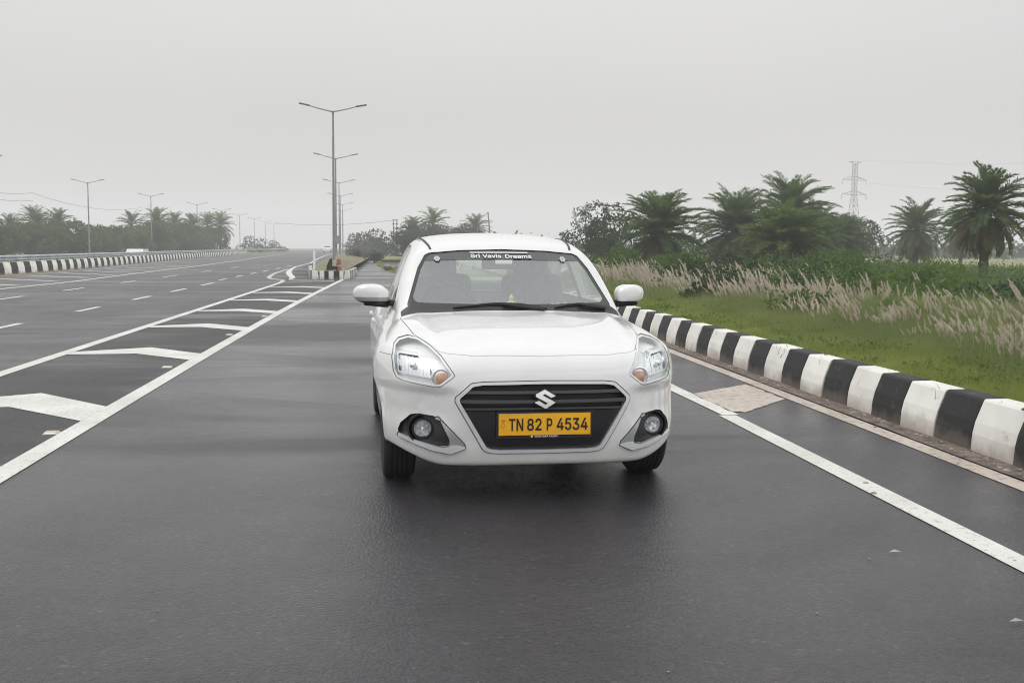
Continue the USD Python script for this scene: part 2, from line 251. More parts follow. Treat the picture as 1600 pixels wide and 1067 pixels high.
M = dict(
    asphalt_service=asphalt('asphalt_service', (0.022, 0.0200, 0.0221), (0.036, 0.0328, 0.0361), bias=0.46),
    asphalt_main=asphalt('asphalt_main', (0.074, 0.070, 0.070), (0.102, 0.097, 0.097), wet_lo=0.36, wet_hi=0.58, bias=0.55),
    asphalt_gore=asphalt('asphalt_gore', (0.032, 0.031, 0.032), (0.048, 0.046, 0.048), wet_lo=0.3, wet_hi=0.62, bias=0.55),
    line_white=paint('line_white', (0.66, 0.66, 0.62), (0.22, 0.215, 0.21), thr=0.615, scale=22.0),
    line_faded=paint('line_faded', (0.55, 0.55, 0.53), (0.12, 0.115, 0.115), thr=0.56, scale=8.0),
    line_tan=paint('line_tan', (0.50, 0.43, 0.37), (0.17, 0.145, 0.13), thr=0.58, scale=14.0),
    kerb_white=paint('kerb_white', (0.76, 0.75, 0.71), (0.55, 0.53, 0.48), thr=0.63, scale=7.0, dirt=(-0.22, -0.04, (0.40, 0.35, 0.30)), rough=0.6),
    kerb_black=paint('kerb_black', (0.013, 0.013, 0.014), (0.05, 0.048, 0.046), thr=0.62, scale=10.0, dirt=(-0.21, -0.06, (0.10, 0.085, 0.07)), rough=0.75),
    dirt=noisy('dirt', (0.055, 0.042, 0.035), (0.24, 0.19, 0.155), scale=9.0, detail=8, rough=0.9, bump=0.8, bump_scale=50, lo=0.3, hi=0.72),
    soil=noisy('soil', (0.14, 0.155, 0.05), (0.24, 0.235, 0.09), scale=1.4, rough=0.95, bump=0.6, bump_scale=20),
    field=noisy('field', (0.075, 0.11, 0.035), (0.15, 0.17, 0.07), scale=0.09, rough=0.95, bump=0.5, bump_scale=6),
    dry=noisy('dry_ground', (0.12, 0.105, 0.065), (0.26, 0.23, 0.15), scale=2.0, rough=0.95, bump=0.7, bump_scale=14),
    concrete=noisy('concrete', (0.26, 0.25, 0.235), (0.4, 0.385, 0.36), scale=3.0, rough=0.85, bump=0.3),
    galvanised=noisy('galvanised', (0.20, 0.205, 0.21), (0.30, 0.305, 0.31), scale=4.0, rough=0.5, metal=0.4),
    rail=noisy('rail_steel', (0.33, 0.36, 0.38), (0.46, 0.49, 0.51), scale=1.2, rough=0.5, metal=0.3),
    post_grey=simple('post_grey', (0.21, 0.215, 0.22), 0.6),
    lamp_grey=simple('lamp_grey', (0.12, 0.12, 0.125), 0.5),
    pylon=simple('pylon_steel', (0.26, 0.25, 0.26), 0.6),
    wire=simple('wire', (0.2, 0.2, 0.205), 0.6),
    black_rubber=noisy('black_rubber', (0.012, 0.012, 0.013), (0.03, 0.029, 0.028), scale=8, rough=0.8, coord='object', bump=0.3),
    black_plastic=simple('black_plastic', (0.012, 0.012, 0.013), 0.45),
    trim_grey=simple('trim_grey', (0.40, 0.405, 0.41), 0.25, metal=0.6),
    gloss_black=simple('gloss_black', (0.006, 0.006, 0.008), 0.18, coat=0.5),
    grille_bar=simple('grille_bar', (0.030, 0.030, 0.034), 0.27, coat=0.6),
    white_plastic=simple('white_plastic', (0.75, 0.75, 0.73), 0.4),
    red_plastic=noisy('red_plastic', (0.22, 0.07, 0.065), (0.34, 0.13, 0.12), scale=5, rough=0.6, coord='object'),
    car_white=usdkit.material(stage, '/World/Looks/car_white', {
        'tc': ('texture_coordinate', {}), 'n': ('noise_texture', {'scale': 3.0, 'detail': 6.0}), 'r': ('rgb_ramp', {'ramp': [(0.3, (0.665, 0.665, 0.655)), (0.7, (0.71, 0.71, 0.70))]}),
        'rr': ('map_range', {'from_min': 0.3, 'from_max': 0.7, 'to_min': 0.20, 'to_max': 0.36}),
        'g': ('geometry', {}), 'sx': ('separate_xyz', {}), 'dn': ('noise_texture', {'scale': 14.0, 'detail': 7.0, 'roughness': 0.7}), 'dh': ('math', {'math_type': 'multiply_add', 'value2': 0.45}),
        'dm': ('map_range', {'range_type': 'smoothstep', 'from_min': 0.36, 'from_max': 0.72, 'to_min': 0.34, 'to_max': 0.0, 'clamp': True}),
        'dx': ('mix_color', {'b': (0.36, 0.34, 0.31)}),
        'p': ('principled_bsdf', {'coat_weight': 1.0, 'coat_roughness': 0.05, 'specular_ior_level': 0.5})},
        [('tc.object', 'n.vector'), ('n.fac', 'r.fac'), ('g.position', 'sx.vector'), ('g.position', 'dn.vector'), ('dn.fac', 'dh.value1'), ('sx.z', 'dh.value3'), ('dh.value', 'dm.value'),
         ('dm.result', 'dx.fac'), ('r.color', 'dx.a'), ('dx.result', 'p.base_color'), ('n.fac', 'rr.value'), ('rr.result', 'p.roughness')], surface='p.BSDF'),
    mirror_grey=simple('mirror_grey', (0.30, 0.30, 0.30), 0.3, coat=0.5),
    chrome=simple('chrome', (0.88, 0.89, 0.90), 0.2, metal=0.6),
    satin=simple('satin_silver', (0.62, 0.625, 0.635), 0.3, metal=0.35),
    reflector=simple('reflector', (0.80, 0.81, 0.83), 0.18, metal=0.92),
    lamp_bezel=simple('lamp_bezel', (0.82, 0.82, 0.82), 0.4, metal=0.1),
    lens=pane('lens', (0.985, 0.99, 0.99), 0.0),
    glass=pane('windscreen_glass', (0.93, 0.965, 0.95), 0.185),
    glass_band=pane('sunband_glass', (0.30, 0.31, 0.33), 0.07),
    glass_side=pane('side_glass', (0.72, 0.78, 0.75), 0.05),
    frit=simple('frit', (0.02, 0.021, 0.022), 0.25),
    amber=simple('amber', (0.66, 0.33, 0.22), 0.3, transmission_weight=0.25),
    interior_dark=simple('interior_dark', (0.10, 0.102, 0.106), 0.8),
    interior_grey=simple('interior_grey', (0.14, 0.14, 0.145), 0.85),
    seat_cloth=noisy('seat_cloth', (0.22, 0.225, 0.235), (0.29, 0.295, 0.305), scale=30, rough=0.95, coord='object'),
    lining=simple('lining', (0.45, 0.45, 0.43), 0.9),
    plate_yellow=noisy('plate_yellow', (0.78, 0.38, 0.018), (0.85, 0.44, 0.028), scale=12, rough=0.4, coord='object'),
    plate_ink=simple('plate_ink', (0.015, 0.011, 0.006), 0.5),
    plate_emboss=simple('plate_emboss', (0.52, 0.27, 0.03), 0.5),
    sticker=simple('sticker', (0.80, 0.80, 0.81), 0.6),
    sticker_grey=simple('sticker_grey', (0.50, 0.50, 0.51), 0.6),
    yellow=simple('figurine_yellow', (0.70, 0.55, 0.16), 0.5),
    paper=simple('paper', (0.82, 0.83, 0.80), 0.9),
    tyre=noisy('tyre', (0.014, 0.014, 0.015), (0.028, 0.027, 0.026), scale=14, rough=0.75, coord='object'),
    trunk=noisy('palm_trunk', (0.03, 0.025, 0.02), (0.085, 0.068, 0.052), scale=5, rough=0.95, bump=0.9, bump_scale=16, coord='object', stretch=(1, 1, 2.2), bdist=0.05),
    bark=noisy('bark', (0.04, 0.032, 0.026), (0.10, 0.085, 0.07), scale=6, rough=0.95, bump=0.6, coord='object', bdist=0.03),
    frond=leaf_mat('frond_green', [(0.0, (0.08, 0.13, 0.042)), (0.5, (0.15, 0.225, 0.07)), (1.0, (0.23, 0.30, 0.105))], 0.45, patch=0.9),
    frond_light=leaf_mat('frond_light', [(0.0, (0.11, 0.155, 0.046)), (0.5, (0.185, 0.24, 0.075)), (1.0, (0.26, 0.31, 0.11))], 0.45, patch=0.9),
    frond_old=leaf_mat('frond_old', [(0.0, (0.15, 0.14, 0.05)), (0.5, (0.26, 0.225, 0.085)), (1.0, (0.35, 0.275, 0.12))], 0.42, patch=0.9),
    frond_dead=leaf_mat('frond_dead', [(0.0, (0.09, 0.06, 0.036)), (1.0, (0.22, 0.15, 0.085))], 0.2, patch=0.9),
    leaf_dark=leaf_mat('leaf_dark', [(0.0, (0.032, 0.052, 0.024)), (0.55, (0.066, 0.095, 0.042)), (1.0, (0.12, 0.145, 0.062))], 0.3, patch=1.2),
    leaf_mid=leaf_mat('leaf_mid', [(0.0, (0.07, 0.115, 0.032)), (0.55, (0.145, 0.21, 0.058)), (1.0, (0.22, 0.28, 0.088))], 0.4, patch=1.6),
    leaf_light=leaf_mat('leaf_light', [(0.0, (0.09, 0.14, 0.034)), (0.55, (0.155, 0.22, 0.055)), (1.0, (0.22, 0.275, 0.085))], 0.45, patch=1.6),
    leaf_grey=leaf_mat('leaf_grey', [(0.0, (0.17, 0.175, 0.15)), (0.55, (0.24, 0.245, 0.21)), (1.0, (0.3, 0.305, 0.26))], 0.4, patch=1.0),
    grass_short=leaf_mat('grass_short', [(0.0, (0.20, 0.235, 0.06)), (0.5, (0.33, 0.36, 0.105)), (0.85, (0.42, 0.42, 0.16)), (1.0, (0.50, 0.44, 0.24))], 0.5, patch=0.8),
    grass_tall=leaf_mat('grass_tall', [(0.0, (0.17, 0.205, 0.075)), (0.45, (0.33, 0.355, 0.145)), (0.7, (0.50, 0.47, 0.26)), (1.0, (0.66, 0.58, 0.41))], 0.5, patch=0.7),
    plume=leaf_mat('plume', [(0.0, (0.58, 0.51, 0.43)), (0.5, (0.79, 0.73, 0.64)), (1.0, (0.90, 0.86, 0.78))], 0.5, patch=0.7),
    stone=noisy('stone', (0.20, 0.17, 0.15), (0.42, 0.36, 0.32), scale=4, rough=0.9, coord='object'),
    brown_board=simple('brown_board', (0.10, 0.075, 0.055), 0.8),
)

# ================================================================== the car: one smooth body field, cut into its panels
def smax(a, b, k):
    h = np.maximum(k - np.abs(a - b), 0) / k
    return np.maximum(a, b) + h * h * k * .25
def smin(a, b, k): return -smax(-a, -b, k)
def sstep(a, b, t):
    t = np.clip((t - a) / (b - a), 0, 1); return t * t * (3 - 2 * t)
PLAN = spl([(0, .845), (.3, .884), (.6, .899), (.9, .894), (1.3, .868), (2.0, .862), (2.6, .865), (3.2, .872), (3.6, .85), (4.0, .77)])
SIDE = spl([(.15, .085), (.22, .06), (.32, .028), (.42, .012), (.52, .006), (.60, .0), (.68, .0), (.74, .006), (.80, .02), (.86, .042), (.92, .075), (.98, .12), (1.05, .2)])
HOOD = spl([(-.1, .70), (0, .748), (.1, .795), (.2, .826), (.35, .862), (.6, .907), (.9, .945), (1.15, .972), (1.4, .995), (3.0, 1.0), (3.3, 1.01), (3.6, 1.025), (3.8, 1.02), (4.0, 1.0)])
NOSE = spl([(.15, .07), (.21, .035), (.26, .02), (.33, .008), (.42, .0), (.52, -.002), (.60, .004), (.66, .016), (.70, .03), (.75, .06), (.80, .11), (.86, .22)])
TAIL = spl([(.15, .14), (.3, .03), (.5, 0), (.75, .02), (.95, .05), (1.05, .09)])
GH = spl([(.90, .80), (1.0, .765), (1.1, .73), (1.2, .692), (1.3, .65), (1.38, .612), (1.46, .565), (1.55, .5)])
GP = spl([(1.0, .905), (1.3, .945), (1.7, .985), (2.2, 1.0), (2.7, .985), (3.1, .94), (3.5, .86)])
ROOF = spl([(1.4, 1.33), (1.65, 1.385), (1.78, 1.41), (1.95, 1.443), (2.2, 1.472), (2.5, 1.483), (2.8, 1.472), (3.1, 1.435), (3.4, 1.38)])
def field(x, y, z):
    ax = np.abs(x)
    side = ax - (PLAN(y) - SIDE(z)) - .006 * np.exp(-((z - .735) / .03) ** 2) * sstep(1.0, 1.5, y)
    u = ax / .893
    sc = .034 * sstep(.42, .60, ax) * (sstep(.64, .575, z) * sstep(.34, .5, z))
    front = (NOSE(z) +   .56 * u ** 4.9 + sc) - y
    drop = .085 * (ax / .85) ** 3 * sstep(3.4, 2.4, y) + .03 * (ax / .85) ** 2 * sstep(2.5, 3.4, y)
    crease = .010 * np.exp(-((ax - .56 - .05 * sstep(.3, 1.1, y)) / .05) ** 2) * sstep(.25, .5, y) * sstep(1.6, 1.1, y)
    top = z - (HOOD(y) - drop + crease)
    rear = y - (3.985 - TAIL(z) - .26 * u ** 4)
    lip = .197 + .082 * sstep(.52, .86, ax)
    bot = (lip * sstep(.9, .4, y) + .19 * (1 - sstep(.9, .4, y))) - z
    f = smax(front, top, .07)
    f = smax(f, side, .10)
    f = smax(f, rear, .10)
    f = smax(f, bot, .03)
    g = ax - GH(z) * GP(y)
    wsx = (1.125 + (z - .972) * 1.46 + .26 * ax ** 2 - y) / 1.77
    roof = z - (ROOF(y) - .032 * (ax / .55) ** 2 - .03 * (ax / .6) ** 6)
    rg = (y - (3.56 - (z - 1.02) * 1.2 - .25 * ax ** 2)) / 1.56
    gh = smax(wsx, roof, .03)
    gh = smax(gh, rg, .05)
    gh = smax(gh, g, .075)
    gh = smax(gh, .8 - z, .02)
    return smin(f, gh, .025)
def fgrad(P, e=1e-3):
    g = np.empty_like(P)
    for k in range(3):
        d = np.zeros(3); d[k] = e
        g[:, k] = (field(*(P + d).T) - field(*(P - d).T)) / (2 * e)
    return g

H = .022
_gx = np.arange(-.99, .991, H); _gy = np.arange(-.1, 4.1, H); _gz = np.arange(.08, 1.58, H)
_X, _Y, _Z = np.meshgrid(_gx, _gy, _gz, indexing='ij')
_Fd = field(_X, _Y, _Z)
_gn = np.sqrt(sum(g ** 2 for g in np.gradient(_Fd, H)))
_D = _Fd / np.clip(_gn, .3, 3)
_TETS = np.array([[0, 5, 1, 6], [0, 1, 2, 6], [0, 2, 3, 6], [0, 3, 7, 6], [0, 7, 4, 6], [0, 4, 5, 6]])
_OFF = np.array([[0, 0, 0], [1, 0, 0], [1, 1, 0], [0, 1, 0], [0, 0, 1], [1, 0, 1], [1, 1, 1], [0, 1, 1]])
def isosurface(D, level, snap=True):
    """marching tetrahedra on the body grid; D < level is inside"""
    V = D - level
    V = np.where(np.abs(V) < 1e-6, 1e-6, V)
    n = np.array(V.shape); ins = V < 0
    c = np.zeros(n - 1, int)
    for o in _OFF: c += ins[o[0]:n[0] - 1 + o[0], o[1]:n[1] - 1 + o[1], o[2]:n[2] - 1 + o[2]]
    cells = np.argwhere((c > 0) & (c < 8))
    ids = np.stack([np.ravel_multi_index((cells + o).T, n) for o in _OFF], 1)
    T = ids[:, _TETS].reshape(-1, 4); val = V.ravel(); s = val[T] < 0; k = s.sum(1)
    order = np.argsort(~s, axis=1, kind='stable'); T = np.take_along_axis(T, order, 1)
    node = np.stack([g[w] for g, w in zip((_gx, _gy, _gz), np.unravel_index(np.arange(V.size), n))], 1)
    E, DR = [], []
    t1 = T[k == 1]; E.append(np.stack([t1[:, [0, 1]], t1[:, [0, 2]], t1[:, [0, 3]]], 1)); DR.append(node[t1[:, 1:]].mean(1) - node[t1[:, 0]])
    t3 = T[k == 3]; E.append(np.stack([t3[:, [3, 0]], t3[:, [3, 1]], t3[:, [3, 2]]], 1)); DR.append(node[t3[:, 3]] - node[t3[:, :3]].mean(1))
    t2 = T[k == 2]; a, b, c2, d = t2.T; dr = node[t2[:, 2:]].mean(1) - node[t2[:, :2]].mean(1)
    E.append(np.stack([np.stack([a, c2], 1), np.stack([a, d], 1), np.stack([b, d], 1)], 1)); DR.append(dr)
    E.append(np.stack([np.stack([a, c2], 1), np.stack([b, d], 1), np.stack([b, c2], 1)], 1)); DR.append(dr)
    E = np.sort(np.concatenate(E).reshape(-1, 2), axis=1); DR = np.concatenate(DR)
    key = E[:, 0].astype(np.int64) * V.size + E[:, 1]
    uq, inv = np.unique(key, return_inverse=True)
    i, j = uq // V.size, uq % V.size
    # orientation with cuts at mid-edge, which is always unambiguous
    Q = (node[i] + node[j]) / 2; F = inv.reshape(-1, 3).copy()
    nr = np.cross(Q[F[:, 1]] - Q[F[:, 0]], Q[F[:, 2]] - Q[F[:, 0]])
    flip = (nr * DR).sum(1) < 0
    F[flip] = F[flip][:, ::-1]
    w = np.clip(val[i] / (val[i] - val[j]), .02, .98)[:, None]
    P = node[i] * (1 - w) + node[j] * w
    if snap and level > -.02:
        for _ in range(2):
            g = fgrad(P); gl = np.linalg.norm(g, axis=1)
            val_ = field(*P.T) / np.clip(gl, .3, 3) - level
            P -= np.clip(val_ / np.clip(gl, .3, 3), -.01, .01)[:, None] * g
    return m3.Manifold(m3.Mesh(P.astype(np.float32), F.astype(np.uint32)))
def level(d): return isosurface(_D, d)
B0, Bp4, Bm2, Bm4, Bm5, Bm6, Bm9, Bm20, Bm45, Bm60 = (level(d) for d in (0, .005, -.0025, -.0045, -.0056, -.0066, -.010, -.020, -.045, -.060))
Bm52 = level(-.052); Bm100 = level(-.10)

def cs(poly, rnd=0.0, grow=0.0):
    p = np.array(poly, float)
    if np.sum(p[:, 0] * np.roll(p[:, 1], -1) - np.roll(p[:, 0], -1) * p[:, 1]) < 0: p = p[::-1]
    c = m3.CrossSection([p.tolist()])
    if rnd: c = c.offset(-rnd, m3.JoinType.Round, circular_segments=24).offset(rnd * 2, m3.JoinType.Round, circular_segments=24).offset(-rnd, m3.JoinType.Round, circular_segments=24)
    if grow: c = c.offset(grow, m3.JoinType.Round, circular_segments=24)
    return c
def mir(poly): return [(-x, z) for x, z in poly][::-1]
def sym(half):                       # half outline from the centre line round to the centre line
    return list(half) + [(-x, z) for x, z in reversed(half) if abs(x) > 1e-9]
def pr_y(c, y0, y1):                 # outline in (x, z), a prism along the car
    return c.extrude(y1 - y0).transform(np.array([[1, 0, 0, 0], [0, 0, -1, y1], [0, 1, 0, 0]], float))
def pr_x(c, x0, x1):                 # outline in (y, z)
    return c.extrude(x1 - x0).transform(np.array([[0, 0, 1, x0], [1, 0, 0, 0], [0, 1, 0, 0]], float))
def pr_z(c, z0, z1):                 # outline in (x, y)
    return c.extrude(z1 - z0).translate((0, 0, z0))
def bx3(x0, x1, y0, y1, z0, z1):
    return m3.Manifold.cube((x1 - x0, y1 - y0, z1 - z0)).translate((x0, y0, z0))
def line_cs(pts, w):
    g = LineString(pts).buffer(w / 2, cap_style='flat', join_style='round')
    return m3.CrossSection([np.array(g.exterior.coords)[:-1].tolist()])

CAR_LOC, CAR_ROT = (0.8637, 5.574, 0.0), math.radians(1.58)
car = thing('white_sedan', 'white compact sedan with a yellow number plate parked facing the viewer on the service lane', 'car', CAR_LOC, CAR_ROT)

def panel(name, man, material, parent=None, label=None, flat=False):
    """a cut piece of the body; vertices that lie on a body surface take that surface's exact normal"""
    m = man.to_mesh(); v = np.array(m.vert_properties[:, :3], float); f = np.array(m.tri_verts, int)
    fn = np.cross(v[f[:, 1]] - v[f[:, 0]], v[f[:, 2]] - v[f[:, 0]]); ln = np.linalg.norm(fn, axis=1)
    keep = ln > 1e-12; f, fn = f[keep], fn[keep] / ln[keep][:, None]
    g = fgrad(v); g /= np.linalg.norm(g, axis=1, keepdims=True) + 1e-9
    gc = g[f]                                   # corner normals
    d = (gc * fn[:, None]).sum(2)
    cn = np.where((d > .80)[..., None], gc, np.where((d < -.80)[..., None], -gc, fn[:, None]))
    cv = v[f].reshape(-1, 3); cn = cn.reshape(-1, 3)
    key = np.round(np.hstack([cv * 2e4, cn * 200])).astype(np.int64)
    uq, first, inv = np.unique(key, axis=0, return_index=True, return_inverse=True)
    return obj_n(name, cv[first], inv.reshape(-1, 3), cn[first], material, car if parent is None else parent, label)

# ---- outlines measured on the car's front (x, z), side (y, z) and plan (x, y)
LAMP = [(.478, .688), (.545, .786), (.597, .832), (.65, .857), (.70, .862), (.755, .848), (.785, .825), (.800, .76), (.794, .69), (.778, .658), (.745, .645), (.575, .627), (.553, .632)]
GR_OUT = sym([(0, .661), (.33, .657), (.392, .650), (.478, .574), (.478, .552), (.330, .293), (.300, .277), (.245, .2725), (0, .270)])
GR_IN = sym([(0, .646), (.335, .642), (.384, .634), (.455, .570), (.455, .552), (.311, .305), (.285, .294), (.24, .290), (0, .2885)])
FOG = [(.508, .318), (.512, .348), (.556, .443), (.590, .464), (.665, .470), (.705, .460), (.755, .408), (.768, .372), (.765, .345), (.55, .311)]
FOGCH = [(.592, .457), (.566, .465), (.432, .326), (.424, .303), (.50, .268), (.60, .283), (.775, .335), (.772, .352), (.66, .325), (.548, .300), (.506, .309), (.510, .35), (.556, .447)]
WS = sym([(0, .975), (.66, .985), (.672, 1.00), (.585, 1.235), (.532, 1.320), (.50, 1.336), (.30, 1.354), (0, 1.363)])
RW = sym([(0, 1.06), (.52, 1.07), (.56, 1.10), (.47, 1.36), (.43, 1.385), (0, 1.40)])
HOODP = sym([(0, .112), (.37, .127), (.50, .172), (.552, .215), (.600, .36), (.650, .54), (.668, .62), (.718, 1.16), (.715, 1.20), (.40, 1.135), (0, 1.112)])
SW_F = [(1.50, 1.0), (1.56, 1.05), (1.76, 1.24), (1.92, 1.335), (2.10, 1.378), (2.36, 1.392), (2.37, 1.0)]
SW_R = [(2.46, 1.0), (2.455, 1.392), (2.75, 1.385), (2.98, 1.345), (3.10, 1.28), (3.12, 1.015)]
lampC = cs(LAMP, .012); grO = cs(GR_OUT, .022); grI = cs(GR_IN, .016); fogC = cs(FOG, .012); fogCh = cs(FOGCH, .004)
both = lambda c: [c, c.mirror((1, 0))]
FR = (-.3, .95)

wheel_y = (.80, 3.25)
arches = [m3.Manifold.cylinder(.5, .335, .335, 64).rotate((0, 90, 0)).translate((x0, wy, .305)) for wy in wheel_y for x0 in (.56, -1.06)]
cavity = Bm45 ^ bx3(-1, 1, 1.0, 3.5, .50, 1.7)
ws_pr = pr_y(cs(WS, .02), .9, 2.15); rw_pr = pr_y(cs(RW, .03), 2.8, 3.8)
sw_f = cs(SW_F, .02); sw_r = cs(SW_R, .02)
sw_pr = [pr_x(c, x0, x0 + .6) for c in (sw_f, sw_r) for x0 in (.42, -1.02)]

shell = B0 - m3.Manifold.batch_boolean([cavity] + arches + [ws_pr, rw_pr] + sw_pr, m3.OpType.Add)
lamp_pr = [pr_y(c.offset(.0035, m3.JoinType.Round), *FR) for c in both(lampC)]
grille_pr = pr_y(grO.offset(.0045, m3.JoinType.Round), *FR)
fog_pr = [pr_y((fogC + fogCh).offset(.002, m3.JoinType.Round), -.3, .75) for c in (1,)]
fog_pr = [pr_y(c.offset(.005, m3.JoinType.Round), -.3, .75) for c in both(fogC + fogCh)]
cut = m3.Manifold.batch_boolean(lamp_pr + [grille_pr] + fog_pr, m3.OpType.Add) - Bm100
shell = shell - cut
# panels: bonnet, bumper, doors come out of the shell with a shut line round each
hoodC = cs(HOODP, .012)
hood_in, hood_gap = pr_z(hoodC.offset(-.0032, m3.JoinType.Round), .70, 1.1), pr_z(hoodC.offset(.0032, m3.JoinType.Round), .70, 1.1)
hood_m = (shell ^ hood_in) - Bm45
shell = shell - (hood_gap - Bm45)
bump_r = bx3(-1, 1, -.3, .60, .05, .768) + bx3(-.56, .56, -.3, .35, .7, .86)
bump_g = bx3(-1, 1, -.3, .603, .05, .771) + bx3(-.563, .563, -.3, .353, .7, .86)
bump_m = shell ^ bump_r
shell = shell - bump_g
DOOR_F = [(1.33, .28), (1.30, .60), (1.33, .97), (1.46, 1.015), (1.72, 1.25), (1.92, 1.375), (2.12, 1.418), (2.405, 1.43), (2.405, .28)]
DOOR_R = [(2.412, .28), (2.412, 1.43), (2.78, 1.42), (3.04, 1.375), (3.19, 1.27), (3.22, 1.0), (3.15, .68), (2.86, .45), (2.78, .28)]
doors = []
for D in (DOOR_F, DOOR_R):
    c = cs(D, .02)
    for x0 in (.30, -1.10):
        doors.append((D is DOOR_F, (shell ^ pr_x(c.offset(-.0022, m3.JoinType.Round), x0, x0 + .8)) - Bm45))
        shell = shell - pr_x(c.offset(.0022, m3.JoinType.Round), x0, x0 + .8)
panel('body', shell, M['car_white'])
panel('bonnet', hood_m, M['car_white'])
panel('front_bumper', bump_m, M['car_white'])
door_prims = []
for isf, dm in doors:
    door_prims.append(panel('front_door' if isf else 'rear_door', dm, M['car_white']))
for k, (s, y0) in enumerate(((1, 2.16), (-1, 2.16), (1, 3.0), (-1, 3.0))):      # pull handles stand off the doors
    xo = s * .868
    hd = rbox(.022, .19, .030, .010).translate((xo + s * .003, y0, .845)) + rbox(.03, .03, .026, .008).translate((xo, y0 - .075, .845)) + rbox(.03, .03, .026, .008).translate((xo, y0 + .075, .845))
    obj('handle', tm(hd), M['car_white'], door_prims[k], smooth=50)

# ---- lights
for c, sgn in zip(both(lampC), (1, -1)):
    housing = panel('headlight', (Bm45 - Bm60) ^ pr_y(c.offset(-.001, m3.JoinType.Round), *FR), M['lamp_bezel'], label='clear headlight with amber indicator')
    rim = (Bm6 - Bm45) ^ pr_y(c - c.offset(-.010, m3.JoinType.Round), *FR)
    panel('bezel', rim, M['lamp_bezel'], housing)
    panel('lens', (B0 - Bm4) ^ pr_y(c, *FR), M['lens'], housing)
    bowl = [(.60, .668), (.763, .682), (.773, .69), (.773, .775), (.763, .79), (.66, .785), (.61, .745), (.585, .70)]
    bc = cs(bowl if sgn > 0 else mir(bowl), .015)
    panel('reflector', (Bm20 - Bm45.translate((0, .002, 0))) ^ pr_y(bc - bc.offset(-.008), *FR), M['reflector'], housing)
    # fluted reflector behind the lens, following the lamp's own surface
    fl = []
    for q in range(9):
        x0 = .604 + q * .0185
        r = pr_y(cs([(sgn * x0, .672 + .03 * (q > 7)), (sgn * (x0 + .0180), .672 + .03 * (q > 7)), (sgn * (x0 + .0180), .782), (sgn * x0, .735 + .006 * q if q < 7 else .78)]), *FR)
        fl.append(r ^ (Bm20.translate((0, .016 + .0035 * (q % 2), 0)) - Bm60))
    panel('flute', m3.Manifold.batch_boolean(fl, m3.OpType.Add), M['reflector'], housing)
    bulb = tm(m3.Manifold.sphere(.021, 24).translate((sgn * .69, 0, .728))); 
    def on_front(x, z, depth):
        lo, hi = np.full(1, -.3), np.full(1, 1.2)
        for _ in range(40):
            mid = (lo + hi) / 2; inside = field(np.array([x]), mid, np.array([z])) < -depth
            hi = np.where(inside, mid, hi); lo = np.where(inside, lo, mid)
        return float(hi[0])
    bulb.apply_translation([0, on_front(sgn * .69, .728, .030), 0])
    obj('bulb', bulb, M['reflector'], housing, smooth=True)
    ind = m3.Manifold.sphere(.033, 32).scale((1.0, .7, 1.0)).translate((sgn * .545, on_front(sgn * .545, .667, .030), .667))
    ind = ind ^ pr_y(c.offset(-.012, m3.JoinType.Round), *FR)
    obj('indicator', tm(ind), M['amber'], housing, smooth=40)
    ring = trimesh.creation.torus(.044, .008, 40, 12); ring.apply_transform(trimesh.transformations.rotation_matrix(math.pi / 2, [1, 0, 0]))
    ring.apply_translation([sgn * .550, on_front(sgn * .548, .674, .034), .674])
    ring = m3.Manifold(m3.Mesh(ring.vertices.astype(np.float32), ring.faces.astype(np.uint32))) ^ pr_y(c.offset(-.012, m3.JoinType.Round), *FR)
    if ring.num_tri(): obj('indicator_ring', tm(ring), M['reflector'], housing, smooth=40)

# ---- grille
surround = (Bp4 - Bm45) ^ pr_y(grO - grI, *FR)
panel('grille_surround', surround, M['satin'])
gp_ = lambda d0, d1, c: (d0 - d1) ^ pr_y(c, *FR)
grille = panel('grille', gp_(Bm60, Bm100, grI.offset(.004, m3.JoinType.Round)), M['black_plastic'])
low = cs(GR_IN, .016) ^ cs([(-.6, .2), (.6, .2), (.6, .502), (-.6, .502)])
panel('lower_panel', gp_(Bm20, Bm45, low), M['gloss_black'], grille)
panel('grille_lip', gp_(Bm9, Bm45, grI ^ cs([(-.6, .507), (.6, .507), (.6, .519), (-.6, .519)])), M['grille_bar'], grille)
for z0, z1 in ((.593, .611), (.542, .562)):
    bar = [(-.6, z0 + .004), (-.3, z0 + .001), (-.12, z0), (.12, z0), (.3, z0 + .001), (.6, z0 + .004), (.6, z1 + .004), (.3, z1), (.12, z1 - .002), (-.12, z1 - .002), (-.3, z1), (-.6, z1 + .004)]
    panel('grille_bar', gp_(Bm4, Bm45, grI ^ cs(bar)), M['grille_bar'], grille)
# mesh of fine horizontal slats behind the bars
for z0 in (.527, .577, .625):
    panel('slat', gp_(Bm45, Bm60, grI ^ cs([(-.6, z0), (.6, z0), (.6, z0 + .006), (-.6, z0 + .006)])), M['black_plastic'], grille)
# emblem: an angular S of two folded bars
_e = np.array([(150, 465), (215, 432), (292, 478), (262, 490), (214, 462), (196, 472), (292, 524), (222, 570), (140, 524), (172, 512), (220, 541), (238, 530), (150, 482)], float)
_e = (_e - np.array([216, 501])) / 4.104 / 325.0 * np.array([1, -1])
emb = cs((_e + np.array([.0, .566])).tolist(), .0015)
back = cs(((_e * 1.0) + np.array([0, .566])).tolist()).offset(.006, m3.JoinType.Round)
ye = on_front(0, .566, 0)
panel('emblem', pr_y(emb, ye - .014, ye + .01), M['chrome'], label='chrome letter badge on the grille')
panel('emblem_base', pr_y(back, ye - .004, ye + .02), M['gloss_black'])
